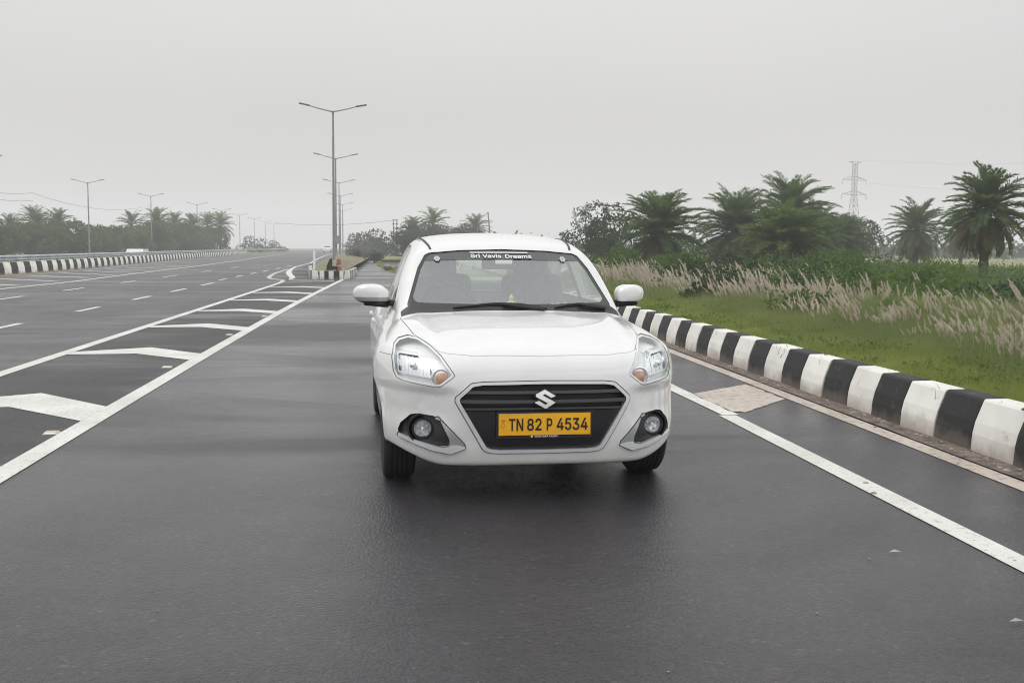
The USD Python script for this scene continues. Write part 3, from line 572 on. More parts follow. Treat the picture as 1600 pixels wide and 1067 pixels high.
# number plate
yp = on_front(0, .43, 0) - .012
PZ = .432
panel('plate_holder', (rbox(.525, .016, .146, .007)).translate((0, yp + .012, PZ - .005)), M['black_plastic'])
plate = panel('number_plate', m3.Manifold.cube((.5, .004, .117), True).translate((0, yp + .002, PZ)), M['plate_yellow'], label='yellow number plate with black lettering')
def stand_text(text, h, x0, x1, zc, y, bold=True, depth=.0015):
    t = meshkit.text_mesh(text, h, depth, bold)
    b = t.bounds; sx = (x1 - x0) / (b[1, 0] - b[0, 0]); sz = h / (b[1, 1] - b[0, 1])
    v = t.vertices - [b[0, 0], (b[0, 1] + b[1, 1]) / 2, 0]
    t.vertices = np.stack([x0 + v[:, 0] * sx, y - v[:, 2], zc + v[:, 1] * sz], 1)
    return t
px = lambda q: (q - 800) / 1422 * .5
for wd, a, b in (('TN', 245, 465), ('82', 525, 748), ('P', 828, 915), ('4534', 982, 1468)):
    obj('plate_lettering', stand_text(wd, .066, px(a), px(b), PZ - .001, yp - .0004), M['plate_ink'], plate)
hol = trimesh.creation.annulus(.009, .012, .0012); hol.apply_transform(trimesh.transformations.rotation_matrix(math.pi / 2, [1, 0, 0])); hol.apply_translation([px(155), yp - .0006, PZ - .003])
obj('plate_seal', hol, M['plate_emboss'], plate)
obj('plate_seal', stand_text('IND', .012, px(128), px(186), PZ + .021, yp - .0004), M['plate_emboss'], plate)
obj('dealer_lettering', stand_text('VINAYAKA PADDY', .010, px(640), px(1010), PZ - .0655, yp + .0035, depth=.001), M['sticker'], plate)
dot = trimesh.creation.cylinder(.0058, .001, sections=16); dot.apply_transform(trimesh.transformations.rotation_matrix(math.pi / 2, [1, 0, 0])); dot.apply_translation([px(600), yp + .0035, PZ - .0655])
obj('dealer_mark', dot, M['sticker'], plate)

# ---- fog lamps
for c, ch, s in zip(both(fogC), both(fogCh), (1, -1)):
    yl = on_front(s * .645, .392, .02)
    cyl_y = lambda r, y0, y1: m3.Manifold.cylinder(y1 - y0, r, r, 40).rotate((-90, 0, 0)).translate((s * .645, y0, .392))
    hole = cyl_y(.060, yl - .3, yl + .3)
    fb = panel('fog_lamp', ((Bm20 - Bm60) ^ pr_y(c.offset(.001, m3.JoinType.Round), -.3, .9)) - hole, M['black_plastic'])
    obj('ring', tm((cyl_y(.059, yl + .005, yl + .06) - cyl_y(.048, yl - .1, yl + .2)) + (cyl_y(.084, yl + .012, yl + .10) - cyl_y(.074, yl - .1, yl + .2))), M['gloss_black'], fb, smooth=35)
    obj('reflector', tm(cyl_y(.047, yl + .02, yl + .06) - m3.Manifold.sphere(.048, 32).scale((1, .7, 1)).translate((s * .645, yl + .014, .392))), M['reflector'], fb, smooth=30)
    for q in range(5):
        a_ = q * 2 * math.pi / 5 + .3
        obj('facet', tm(rbox(.014, .008, .014, .003).rotate((0, math.degrees(a_), 0)).translate((s * .645 + .026 * math.cos(a_), yl + .034, .392 + .026 * math.sin(a_)))), M['reflector'], fb, smooth=30)
    obj('bulb_shield', tm(m3.Manifold.sphere(.012, 20).translate((s * .645, yl + .026, .392))), M['chrome'], fb, smooth=True)
    obj('lens', tm(m3.Manifold.sphere(.075, 48).translate((s * .645, yl + .067, .392)) ^ cyl_y(.0475, yl - .02, yl + .016)), M['lens'], fb, smooth=35)
    low_c = cs([(.40, .25), (.80, .25), (.80, .372), (.548, .317), (.47, .322), (.40, .305)]); low_c = low_c if s > 0 else low_c.mirror((1, 0))
    panel('fog_trim', (Bp4 - Bm45) ^ pr_y(ch - low_c.offset(.002), -.3, .9), M['trim_grey'], label='grey slanting trim beside the fog lamp')
    panel('fog_trim', (level(.010) - Bm45) ^ pr_y(ch ^ low_c, -.3, .9), M['chrome'], label='bright trim strip below the fog lamp')

# ---- glass
wsC = cs(WS, .02)
wscreen = panel('windscreen', (Bm6 - Bm9) ^ pr_y(wsC, .9, 2.15), M['glass'])
inner = cs(sym([(0, 1.008), (.60, 1.018), (.635, 1.04), (.565, 1.225), (.515, 1.312), (.49, 1.326), (.30, 1.346), (0, 1.355)]), .03)
panel('frit', (Bm4 - Bm5) ^ pr_y(wsC - inner, .9, 2.15), M['frit'], wscreen)
band = inner.offset(-.002, m3.JoinType.Round) ^ cs([(-.8, 1.278), (-.3, 1.289), (0, 1.293), (.3, 1.289), (.8, 1.278), (.8, 1.5), (-.8, 1.5)])
panel('sun_band', (Bm4 - Bm5) ^ pr_y(band, .9, 2.15), M['glass_band'], wscreen)
def on_ws(t, off=-.002):
    """lays a flat standing mesh (x, *, z) onto the windscreen"""
    v = np.array(t.vertices); y0 = v[:, 1].max()
    v[:, 1] = np.array([on_front_ws(a, b) for a, b in zip(v[:, 0], v[:, 2])]) + off + (v[:, 1] - y0)
    return trimesh.Trimesh(v, t.faces, process=False)
def on_front_ws(x, z):
    return 1.125 + (z - .972) * 1.46 + .26 * x * x
_w = lambda q: (q - 800) / 1600 * 130 / 222.0      # crop pixels across the band to metres
xs0 = -.045
for wd, a, b, zc in (('Sri', 232, 405, 1.317), ('Vavis', 455, 800, 1.317), ('Dreams', 878, 1375, 1.315)):
    obj('band_lettering', on_ws(stand_text(wd, .025, _w(a) + xs0 + .03, _w(b) + xs0 + .03, zc, 0, depth=.001), -.004), M['sticker'], wscreen)
obj('band_rule', on_ws(box(xs0 + .02, 0, 1.3405, .40, .001, .006).subdivide().subdivide().subdivide(), -.004), M['sticker'], wscreen)
for sx in (-.45, .415):
    petals = [trimesh.creation.cylinder(.008, .001, sections=12, transform=trimesh.transformations.translation_matrix([  .013 * math.cos(a), .010 * math.sin(a), 0])) for a in np.arange(6) * math.pi / 3]
    t = cat_mesh(petals); v = t.vertices; t.vertices = np.stack([v[:, 0] + sx, v[:, 2], v[:, 1] + 1.298], 1)
    obj('flower_sticker', on_ws(t, -.004), M['sticker_grey'], wscreen)
panel('rear_window', (Bm6 - Bm9) ^ pr_y(cs(RW, .03), 2.8, 3.8), M['glass'])
rwt = stand_text('Sri Vavis', .075, -.30, .30, 1.23, 0, depth=.001)
v = rwt.vertices; v[:, 0] *= -1; v[:, 1] = 3.56 - (v[:, 2] - 1.02) * 1.2 - .25 * v[:, 0] ** 2 - .03
obj('rear_lettering', trimesh.Trimesh(v, rwt.faces[:, ::-1], process=False), M['sticker'], car)
for c in (sw_f, sw_r):
    for x0 in (.42, -1.02):
        panel('side_window', (Bm6 - Bm9) ^ pr_x(c, x0, x0 + .6), M['glass_side'])
pil = cs([(2.372, 1.0), (2.362, 1.39), (2.452, 1.39), (2.458, 1.0)])
for x0 in (.42, -1.02):
    panel('pillar_trim', (level(.0012) - Bm4) ^ pr_x(pil, x0, x0 + .6), M['gloss_black'])
# black lower rail of the side glass and roof gutters
for s in (1, -1):
    gq = PchipInterpolator([1.76, 1.9, 2.3, 2.8, 3.1], [.487, .502, .522, .517, .492]); pts = [(s * float(gq(q)), float(q)) for q in np.linspace(1.76, 3.1, 30)]
    zt = []
    for x, y in pts:
        lo, hi = 1.1, 1.7
        for _ in range(30):
            mid = (lo + hi) / 2
            if field(np.array([x]), np.array([y]), np.array([mid]))[0] < 0: lo = mid
            else: hi = mid
        zt.append(lo)
    obj('roof_gutter', tube([(x, y, z + .001) for (x, y), z in zip(pts, zt)], .0085, 6), M['black_plastic'], car, smooth=60)
# cowl and wipers
panel('cowl', (level(.002) - Bm20) ^ pr_z(cs(sym([(0, 1.1165), (.40, 1.1395), (.712, 1.205), (.712, 1.262), (.66, 1.272), (.40, 1.19), (0, 1.152)])), .8, 1.02), M['black_plastic'])
def wsp(x, z, off): return (x, on_front_ws(x, z) - off, z)
for blade, arm in (([(-.385, .990), (-.25, 1.004), (-.10, 1.016), (.02, 1.014), (.12, 1.002), (.22, .988)], [(.20, .984), (.06, .998), (-.07, 1.014)]),
                   ([(.27, .990), (.36, 1.005), (.45, 1.012), (.54, 1.004), (.625, .990)], [(.62, .986), (.53, .996), (.44, 1.010)])):
    b = PchipInterpolator(*np.array(blade).T); xs = np.linspace(blade[0][0], blade[-1][0], 14)
    wp = obj('wiper', tube([wsp(x, float(b(x)), .012) for x in xs], [.004] + [.009] * 12 + [.004], 6), M['black_plastic'], car, smooth=60)
    obj('wiper_arm', tube([wsp(x, z, .030) for x, z in arm], [.014, .012, .009], 6), M['black_plastic'], wp, smooth=60)

# ---- door mirrors
def superblob(a, b, c, n=2.6, seg=28):
    s = trimesh.creation.icosphere(4); v = s.vertices
    r = (np.abs(v[:, 0]) ** n + np.abs(v[:, 1]) ** n + np.abs(v[:, 2]) ** n) ** (-1 / n)
    s.vertices = v * r[:, None] * [a, b, c]; return s
for s in (-1, 1):
    blob = superblob(.122 if s < 0 else .095, .085, .066, 2.8)
    v = blob.vertices
    v[:, 2] += .012 * (v[:, 0] / .12) - .02 * np.clip(v[:, 0] / .12, 0, 1) ** 2 * np.sign(v[:, 2]).clip(0)      # crown slopes outward
    v[:, 1] -= .02 * (1 - (v[:, 0] / .12) ** 2)
    v[:, 1] += .03 * (v[:, 0] / .12)
    if s < 0: v[:, 0] *= -1; blob.invert()
    man = m3.Manifold(m3.Mesh(blob.vertices.astype(np.float32), blob.faces.astype(np.uint32)))
    man = man.translate((s * (.895 if s < 0 else .878), 1.62, 1.058)) - bx3(-2, 2, 1.665, 2, .8, 1.3)
    lower = man ^ bx3(-2, 2, 1, 2, .9, 1.012)
    upper = man - bx3(-2, 2, 1, 2, .9, 1.0128)
    side_strip = upper ^ bx3(-2, 2, 1, 2, 1.0, 1.040)
    upper = upper - bx3(-2, 2, 1, 2, 1.0, 1.0405)
    mh = obj('door_mirror', tm(upper), M['car_white'], car, smooth=40)
    obj('mirror_base', tm(lower.scale((1, 1, 1)) + m3.Manifold.batch_hull([m3.Manifold.sphere(.018, 12).translate((s * .80, 1.58, .99)), m3.Manifold.sphere(.014, 12).translate((s * .93, 1.60, .996)), m3.Manifold.sphere(.022, 12).translate((s * .79, 1.66, .985)), m3.Manifold.sphere(.016, 12).translate((s * .90, 1.65, .994))])), M['black_plastic'], mh, smooth=40)
    gl = superblob(.105, .006, .062, 2.6); gl.apply_translation([s * .897, 1.667, 1.062]); obj('mirror_glass', gl, M['chrome'], mh, smooth=40)
    obj('mirror_arm', tm(m3.Manifold.batch_hull([m3.Manifold.sphere(.022, 12).translate((s * .755, 1.56, 1.0)), m3.Manifold.sphere(.022, 12).translate((s * .755, 1.66, 1.0)), m3.Manifold.sphere(.018, 12).translate((s * .80, 1.61, 1.0))])), M['black_plastic'], mh, smooth=40)
    obj('mirror_skirt', tm(side_strip), M['mirror_grey'] if s < 0 else M['car_white'], mh, smooth=40)

# ---- wheels, wheel wells, underside
prof = [(.195, -.085), (.215, -.093), (.26, -.097), (.295, -.09), (.308, -.078), (.3105, -.06)]
for g in (-.042, -.014, .014, .042):
    prof += [(.3105, g - .006), (.303, g - .0045), (.303, g + .0045), (.3105, g + .006)]
prof += [(.3105, .06), (.308, .078), (.295, .09), (.26, .097), (.215, .093), (.195, .085)]
def lathe_x(p, n=64):
    p = np.array(p); a = np.arange(n) * 2 * math.pi / n; k = len(p)
    v = np.stack([np.broadcast_to(p[:, 1], (n, k)), p[:, 0] * np.cos(a)[:, None], p[:, 0] * np.sin(a)[:, None]], -1).reshape(-1, 3); f = []
    for i in range(n):
        for j in range(k - 1):
            A, B, C, Dd = i * k + j, i * k + j + 1, ((i + 1) % n) * k + j + 1, ((i + 1) % n) * k + j
            f += [(A, B, C), (A, C, Dd)]
    m = trimesh.Trimesh(v, np.array(f), process=False); return m
tyre_m = lathe_x(prof + [prof[0]])
if tyre_m.volume < 0: tyre_m.invert()
for wy in wheel_y:
    for s in (1, -1):
        wx = s * .752
        t = tyre_m.copy(); t.apply_translation([wx, wy, .3105]); w = obj('wheel', t, M['tyre'], car, smooth=30)
        rim = m3.Manifold.cylinder(.16, .205, .205, 48, True) - m3.Manifold.cylinder(.2, .185, .185, 48, True)
        face = m3.Manifold.cylinder(.02, .19, .19, 48, True)
        holes = [m3.Manifold.cylinder(.1, .034, .034, 20, True).translate((.125 * math.cos(a), .125 * math.sin(a), 0)) for a in np.arange(7) * 2 * math.pi / 7]
        face = (face - m3.Manifold.batch_boolean(holes, m3.OpType.Add)).translate((0, 0, .062)) + m3.Manifold.cylinder(.04, .045, .03, 24).translate((0, 0, .042))
        mn = (rim + face).rotate((0, 90, 0)); mn = mn if s > 0 else mn.mirror((1, 0, 0))
        obj('rim', tm(mn.translate((wx, wy, .3105))), M['satin'], w, smooth=30)
for a_ in arches:
    c0 = a_.bounding_box(); xm = (c0[0] + c0[3]) / 2
    ym, sg = (c0[1] + c0[4]) / 2, 1 if xm > 0 else -1
    x_in, x_out = (.56, .84) if sg > 0 else (-.84, -.56)
    cyl = lambda r, x0, x1: m3.Manifold.cylinder(x1 - x0, r, r, 48).rotate((0, 90, 0)).translate((x0, ym, .305))
    liner = cyl(.3335, x_in, x_out) - cyl(.327, x_in + (.006 if sg > 0 else -.1), x_out + (.1 if sg > 0 else -.006))
    obj('wheel_liner', tm(liner ^ Bm9), M['black_plastic'], car, smooth=30)
obj('undertray', tm(rbox(1.36, 2.1, .05, .02).translate((0, 2.02, .168)) + rbox(1.0, .50, .05, .02).translate((0, .46, .19)) + rbox(1.05, .8, .06, .02).translate((0, 3.4, .19))), M['black_plastic'], car)

# ---- cabin
obj('dashboard', tm(m3.Manifold.batch_hull([rbox(1.28, .10, .08, .03).translate((0, 1.33, .925)), rbox(1.30, .14, .10, .04).translate((0, 1.70, .935)), rbox(1.28, .10, .10, .04).translate((0, 1.66, .68))]) + rbox(.36, .16, .05, .02).translate((-.35, 1.70, .975)) + rbox(.26, .05, .13, .015).translate((0, 1.72, .965)) + rbox(.30, .9, .3, .04).translate((0, 2.1, .56))), M['interior_dark'], car, smooth=40)
sw = trimesh.creation.torus(.185, .016, 48, 12)
spk = cat_mesh([sw, box(0, 0, 0, .36, .05, .02), box(0, -.08, 0, .04, .16, .02), trimesh.creation.cylinder(.055, .04, sections=24)])
spk.apply_transform(trimesh.transformations.rotation_matrix(math.radians(-66), [1, 0, 0])); spk.apply_translation([-.36, 1.86, .955])
obj('steering_wheel', spk, M['interior_dark'], car, smooth=50)
for sx in (-.36, .36):
    st = obj('front_seat', tm(rbox(.50, .52, .16, .06).translate((sx, 2.22, .56)) + rbox(.49, .16, .62, .07).rotate((-14, 0, 0)).translate((sx, 2.50, .87))), M['seat_cloth'], car, smooth=50)
    obj('headrest', tm(rbox(.27, .10, .19, .045).rotate((-8, 0, 0)).translate((sx, 2.60, 1.235)) + m3.Manifold.cylinder(.12, .008, .008, 8).translate((sx - .06, 2.58, 1.10)) + m3.Manifold.cylinder(.12, .008, .008, 8).translate((sx + .06, 2.58, 1.10))), M['seat_cloth'], st, smooth=50)
rs = obj('rear_seat', tm(rbox(1.26, .5, .2, .06).translate((0, 2.98, .55)) + rbox(1.24, .16, .55, .07).rotate((-20, 0, 0)).translate((0, 3.2, .84))), M['seat_cloth'], car, smooth=50)
for sx in (-.38, .38):
    obj('headrest', tm(rbox(.25, .09, .13, .04).translate((sx, 3.24, 1.16))), M['seat_cloth'], rs, smooth=50)
obj('rear_shelf', tm(rbox(1.2, .36, .03, .01).translate((0, 3.36, 1.015))), M['lining'], car)
panel('cabin_lining', (Bm45.translate((0, 0, -.002)) - Bm52.translate((0, 0, -.002))) ^ (bx3(-1, 1, 1.45, 3.5, .52, 1.7) - m3.Manifold.batch_boolean([ws_pr, rw_pr] + sw_pr, m3.OpType.Add)), M['lining'])
rv = obj('rear_view_mirror', tm(rbox(.235, .03, .075, .014).translate((-.02, 1.70, 1.262)) + m3.Manifold.cylinder(.07, .010, .010, 10).translate((-.02, 1.70, 1.29))), M['interior_dark'], car, smooth=40)
obj('toll_tag', box(.0, on_front_ws(0, 1.277) + .022, 1.277, .115, .002, .026), M['paper'], rv)
for s in (-1, 1):
    obj('sun_visor', tm(rbox(.38, .15, .02, .008).rotate((14, 0, 0)).translate((s * .26, 1.86, 1.335))), M['lining'], car)

# ---- loose things on the dashboard
def car_pt(x, y, z):
    c, s_ = math.cos(CAR_ROT), math.sin(CAR_ROT)
    return (CAR_LOC[0] + c * x - s_ * y, CAR_LOC[1] + s_ * x + c * y, z)
fg = thing('figurine', 'small pale yellow seated figurine on the dashboard behind the windscreen', 'figurine', car_pt(.02, 1.37, .966), CAR_ROT)
bd = m3.Manifold.batch_hull([m3.Manifold.sphere(.026, 16).scale((1.15, 1, .7)).translate((0, 0, .016)), m3.Manifold.sphere(.017, 16).translate((0, 0, .052))])
bd = bd + m3.Manifold.batch_hull([m3.Manifold.sphere(.010, 10).translate((-.022, -.006, .045)), m3.Manifold.sphere(.009, 10).translate((-.031, -.012, .022))]) + m3.Manifold.batch_hull([m3.Manifold.sphere(.010, 10).translate((.022, -.006, .045)), m3.Manifold.sphere(.009, 10).translate((.031, -.012, .022))])
obj('torso', tm(bd), M['yellow'], fg, smooth=60)
obj('head', tm(m3.Manifold.sphere(.015, 20).translate((0, -.002, .078)) + m3.Manifold.cylinder(.018, .011, .003, 12).translate((0, 0, .086)) + m3.Manifold.sphere(.008, 12).scale((1.9, .5, 1)).translate((0, .003, .078))), M['yellow'], fg, smooth=60)
for k, (x, y, w_, lab) in enumerate(((.31, 1.40, .14, 'folded white paper on the dashboard, the left of two beside each other'), (.42, 1.42, .12, 'folded white paper on the dashboard, the right of two beside each other'))):
    a = .022
    v = np.array([(-w_ / 2, -.03, 0), (w_ / 2, -.03, 0), (w_ * .3 if k == 0 else -w_ * .3, 0, a), (-w_ * .1, 0, a * .9), (-w_ / 2, .04, 0.001), (w_ / 2, .04, .001)])
    pv = m3.Manifold.hull_points(v.tolist())
    pp = thing('folded_paper', lab, 'paper', car_pt(x, y, .985), CAR_ROT); obj('sheet', tm(pv), M['paper'], pp)

# ================================================================== ground, roads and painted lines
rng = np.random.default_rng(7)
def kx(y): return 4.0 + .018 * (np.asarray(y, float) - 6)          # foot of the striped kerb on the right
# far ground: one sheet to the horizon
gy = np.array([-150, -60, -20, 20, 60, 120, 220, 400, 800, 1200.0]); gxs = np.array([-800, -400, -150, -60, -17, 12, 60, 150, 400, 800.0])
gv = np.array([(x, y, -.30) for y in gy for x in gxs]); k = len(gxs)
gf = [q for i in range(len(gy) - 1) for j in range(k - 1) for q in ((i * k + j, i * k + j + 1, (i + 1) * k + j + 1), (i * k + j, (i + 1) * k + j + 1, (i + 1) * k + j))]
structure('ground', trimesh.Trimesh(gv, np.array(gf), process=False), M['field'])
# roadside bank on the right: level with the kerb top, falling away to the field
def bank_h(d, y):                                                   # d metres behind the kerb
    return .30 - .02 * sstep(0, 1.5, d) + .05 * np.sin(y * .35 + d) * sstep(1, 3, d) - .42 * sstep(5.5, 11, d)
bd_ = np.concatenate([[0.0, .25, .5, .8, 1.2, 1.7, 2.3], np.linspace(3, 14, 14), [18, 24, 32, 45, 70, 110, 160, 240]])
by_ = np.concatenate([np.arange(1, 60, 1.0), np.arange(60, 200, 6.0), [220, 260, 320]])
bv = []
for y in by_:
    for d in bd_:
        n_ = meshkit.fbm(np.array([[d * .7, y * .7, 0.]]), 3)[0] - .5
        bv.append((kx(y) + .27 + d, y, float(bank_h(d, y)) + n_ * .14 * min(1, d / 1.5) + (.0 if d < 60 else .0)))
k = len(bd_)
bf = [q for i in range(len(by_) - 1) for j in range(k - 1) for q in ((i * k + j, i * k + j + 1, (i + 1) * k + j + 1), (i * k + j, (i + 1) * k + j + 1, (i + 1) * k + j))]
structure('roadside_bank', trimesh.Trimesh(np.array(bv), np.array(bf), process=False), M['soil'], smooth=True)

ROAD_Y = [-15, 5, 10, 15, 20, 30, 40, 55, 75, 100, 140, 200, 300, 500, 900]
road = thing('road', None, None, kind='structure')
def strip(xl, xr, z=0.0, ys=ROAD_Y):
    v = [(xl(y), y, z) for y in ys] + [(xr(y), y, z) for y in ys]; n = len(ys)
    f = [q for i in range(n - 1) for q in ((i, n + i, n + i + 1), (i, n + i + 1, i + 1))]
    return trimesh.Trimesh(np.array(v, float), np.array(f), process=False)
gore_r = spl([(-15, -2.28), (6, -2.25), (18, -2.17), (27, -2.05), (42, -1.72), (55, -1.42), (70, -1.25), (100, -1.1), (900, 30)])
gore_l = spl([(-15, -4.12), (12, -4.03), (42, -3.86), (46, -4.1), (60, -4.9), (80, -5.5), (110, -6.3), (200, -8.0), (900, -25)])
main_l = spl([(-15, -19.3), (46, -17.05), (60, -17.1), (76, -18.2), (109, -20.0), (150, -21.0), (900, -45)])
redge = spl([(-15, 3.7), (5, 4.02), (24, 4.36), (32, 3.6), (42, 2.2), (60, .35), (75, -.25), (100, -.75), (160, -1.6), (300, -3), (900, 20)])
SY = [-15, 5, 10, 15, 20, 24, 28, 32, 37, 42, 48, 54, 60, 67, 75, 87, 100, 140, 200, 300, 500, 900]
obj('service_lane', strip(gore_r, redge, 0.0, SY), M['asphalt_service'], road)
structure('verge_ground', strip(redge, lambda y: float(kx(y)) + .6, -.012, [24, 28, 32, 37, 42, 48, 54, 60, 67, 75, 87, 100, 140, 200, 300]), M['soil'])
obj('gore_asphalt', strip(gore_l, gore_r), M['asphalt_gore'], road)
obj('main_carriageway', strip(main_l, gore_l), M['asphalt_main'], road)
ZL = .004
obj('edge_line', ribbon([(gore_r(y) - .02, y) for y in (1, 4, 6, 9, 13, 18, 22, 27, 32, 37, 42, 48, 52, 55)], [.165] * 14, ZL), M['line_white'], road, label='long solid white line between the service lane and the hatched area')
obj('edge_line', ribbon([(gore_l(y), y) for y in np.linspace(2, 42, 14)], .16, ZL), M['line_white'], road, label='solid white line between the hatched area and the main carriageway')
wig = [(-3.9, 42), (-4.0, 44.2), (-4.3, 45), (-4.75, 46.4), (-5.0, 48), (-5.15, 50), (-5.4, 54), (-5.55, 58), (-5.7, 66)]
obj('faded_line', ribbon(wig, .2, ZL), M['line_faded'], road)
wig2 = [(-3.85, 45.6), (-3.95, 48), (-4.4, 52), (-5.0, 58), (-5.45, 65), (-5.9, 74), (-6.0, 91), (-7.2, 120), (-8.6, 160), (-10.5, 230), (-14, 330)]
obj('faded_line', ribbon(wig2, [.16, .26, .30, .3, .22, .18, .18, .2, .2, .2, .2], ZL + .004), M['line_white'], road)
for q, yc in enumerate([8.92 + 4.55 * i for i in range(-1, 9)]):
    gr, gl = float(gore_r(yc)) - .10, float(gore_l(yc)) + .09
    xk = gr + .86 * (gl - gr) * .57
    xk = gr - .80
    w = .66
    right = [(gr, yc + w * .58), (gr, yc - w * .58), (xk, yc + .42), (xk, yc + 1.30)]
    left = [(xk, yc + 1.30), (xk, yc + .42), (gl, yc + .30), (gl, yc + .62)]
    if yc > 40: continue
    obj('chevron', sheet([right[1], (xk, yc + .42), (gl, yc + .34), (gl, yc + .70), (xk, yc + 1.28), right[0]], ZL), M['line_white'], road)
obj('chevron', sheet([(-1.95, 43.4), (-1.95, 44.1), (-3.8, 44.5), (-3.8, 43.9)], ZL), M['line_faded'], road)
for x0, dashes in ((-6.28, [(17.4, 19.4), (22.84, 24.6), (27.8, 29.9), (32.75, 35.2), (38.1, 40.9)]), (-6.55, [(44, 45.9), (49, 51.4), (54.5, 57), (60, 63), (67, 70), (75, 79)]),
                   (-9.55, [(22, 24.2), (27.4, 29.7), (33.4, 35.6), (40.5, 42.9), (48, 51.4), (58, 61.4), (69, 73)])):
    for a, b in dashes:
        obj('lane_dash', ribbon([(x0, a), (x0, b)], .13, ZL), M['line_white'], road)
obj('edge_line', ribbon([(-12.0, 15), (-11.75, 34), (-11.6, 42), (-12.0, 52), (-12.5, 72), (-13.6, 100), (-15.6, 139), (-18, 200)], .17, ZL), M['line_white'], road, label='white line along the far side of the main carriageway')
for i in range(9):                                                   # faded hatching by the far kerb
    y0 = 37 + i * 4.6
    obj('hatch_line', ribbon([(-12.3 - .012 * (y0 - 40), y0 + .6), (-14.2, y0 + 2.2), (-15.8, y0 + 3.8)], .42, ZL), M['line_faded'], road)
obj('edge_line', ribbon([(-15.9, 36), (-16.0, 50), (-16.4, 62), (-17.5, 78), (-19.2, 108)], .14, ZL), M['line_faded'], road, label='faded line at the foot of the far striped kerb')
def rline(y): return 2.79 + .010 * (y - 4) + .004
obj('edge_line', ribbon([(rline(y), y) for y in (1, 3, 5, 7, 8.42)], .145, ZL), M['line_white'], road, label='solid white line right of the car, nearer length')
obj('edge_line', ribbon([(rline(y) + .035 * (y < 9), y) for y in (8.44, 10, 13, 17, 22)], .145, ZL), M['line_white'], road, label='solid white line right of the car, beyond the tan patch')
obj('edge_strip', ribbon([(float(kx(y)) - .275, y) for y in np.linspace(1, 24, 24)], .145, ZL), M['line_tan'], road, label='tan strip of paint along the gutter')
def ragged(poly, step=.05, amp=.022, seed=1):
    rr = np.random.default_rng(seed); q = np.array(Polygon(poly).segmentize(step).exterior.coords)[:-1]
    return (q + amp * (meshkit.noise(np.c_[q * 9, np.zeros(len(q))], seed)[:, None] - .5) * 2 * [1, 1] + rr.normal(0, amp * .22, q.shape)).tolist()
obj('paint_patch', sheet(ragged([(2.935, 9.72), (2.93, 8.64), (3.05, 8.58), (3.675, 9.30), (3.69, 10.38)]), ZL), M['line_tan'], road, label='tan painted patch between the white line and the gutter')
gt = []
for y in np.linspace(1, 48, 200):
    gt.append((float(kx(y)) - .10 - .035 * meshkit.noise(np.array([y * 2.3, 0, 0])), y))
gutter = ribbon([(float(kx(y)) - .075 + .0 * y, y) for y in np.linspace(1, 24, 60)], [.19 + .06 * float(meshkit.noise(np.array([y * 2.1, .3, 0]))) for y in np.linspace(1, 24, 60)], ZL + .004)
structure('gutter_dirt', gutter, M['dirt'])
# grit and leaf litter along the gutter
gb = []
for _ in range(900):
    y = 4 + 20 * rng.random() ** 1.7; x = float(kx(y)) - .02 - abs(rng.normal(0, .07))
    s_ = .004 + .012 * rng.random() ** 3
    m = trimesh.creation.icosphere(0); m.vertices = m.vertices * [s_ * (1 + rng.random()), s_, s_ * .6]
    m.apply_transform(trimesh.transformations.rotation_matrix(rng.random() * 6, [0, 0, 1])); m.apply_translation([x, y, ZL + .005]); gb.append(m)
tag(obj('grit', cat_mesh(gb), M['stone']), 'loose grit and litter lying along the foot of the right kerb', 'grit', kind='stuff')

# road studs and small litter
for (x, y), lab in zip([(-2.40, 8.0), (-2.42, 12.3), (-2.36, 16.8), (-2.30, 21.2)], ['nearest small pale road stud beside the long white line', 'second small road stud beyond the nearest along the white line', 'third small road stud along the long white line', 'farthest of the four small studs along the white line']):
    st = thing('road_stud', lab, 'road stud', (x, y, .0), group='studs along the white line')
    pts = [(a * .055, b * .05, 0) for a in (-1, 1) for b in (-1, 1)] + [(a * .042, b * .025, .018) for a in (-1, 1) for b in (-1, 1)]
    obj('stud_body', tm(m3.Manifold.hull_points(pts)), M['line_tan'], st)
    obj('reflector_strip', tm(m3.Manifold.hull_points([(a * .038, -.0455 - e, zz) for a in (-1, 1) for zz, e in ((.004, .0035), (.014, -.0075))] + [(a * .038, -.040 + .008, zz) for a in (-1, 1) for zz in (.004, .012)])), M['white_plastic'], st)
for (x, y), nm, lab, mt in (((2.30, 4.45), 'leaf_scrap', 'small pale dry leaf lying left of the right white line near the bottom edge', 'plume'), ((2.32, 3.55), 'leaf_scrap', 'pale scrap lying on the road at the bottom right corner', 'plume'), ((2.755, 5.60), 'pebble', 'dark pebble on the right white line, nearer of two', 'stone'), ((2.83, 5.86), 'pebble', 'dark pebble on the right white line, farther of two', 'stone')):
    if nm == 'leaf_scrap':
        m = trimesh.Trimesh([(-.03, 0, .008), (0, -.011, .012), (.034, .004, .006), (.004, .013, .016)], [(0, 1, 3), (1, 2, 3)], process=False)
    else:
        m = trimesh.creation.icosphere(1); m.vertices = m.vertices * [.016, .012, .007] * (1 + .2 * rng.random((len(m.vertices), 1)))
    tag(obj(nm, (m.apply_translation([x, y, .006]) if True else m), M[mt]), lab, 'leaf' if nm == 'leaf_scrap' else 'pebble')

rb_ = []
for _ in range(45):
    y = rng.uniform(2.8, 16); x = rng.uniform(-2.0, 3.6); s_ = rng.uniform(.002, .005)
    m = trimesh.creation.icosphere(0); m.vertices = m.vertices * [s_ * rng.uniform(1, 2), s_, s_ * .6]; m.apply_translation([x, y, .004]); rb_.append(m)
tag(obj('loose_grit', cat_mesh(rb_), M['stone']), 'tiny stones and bits scattered on the service road', 'grit', kind='stuff')

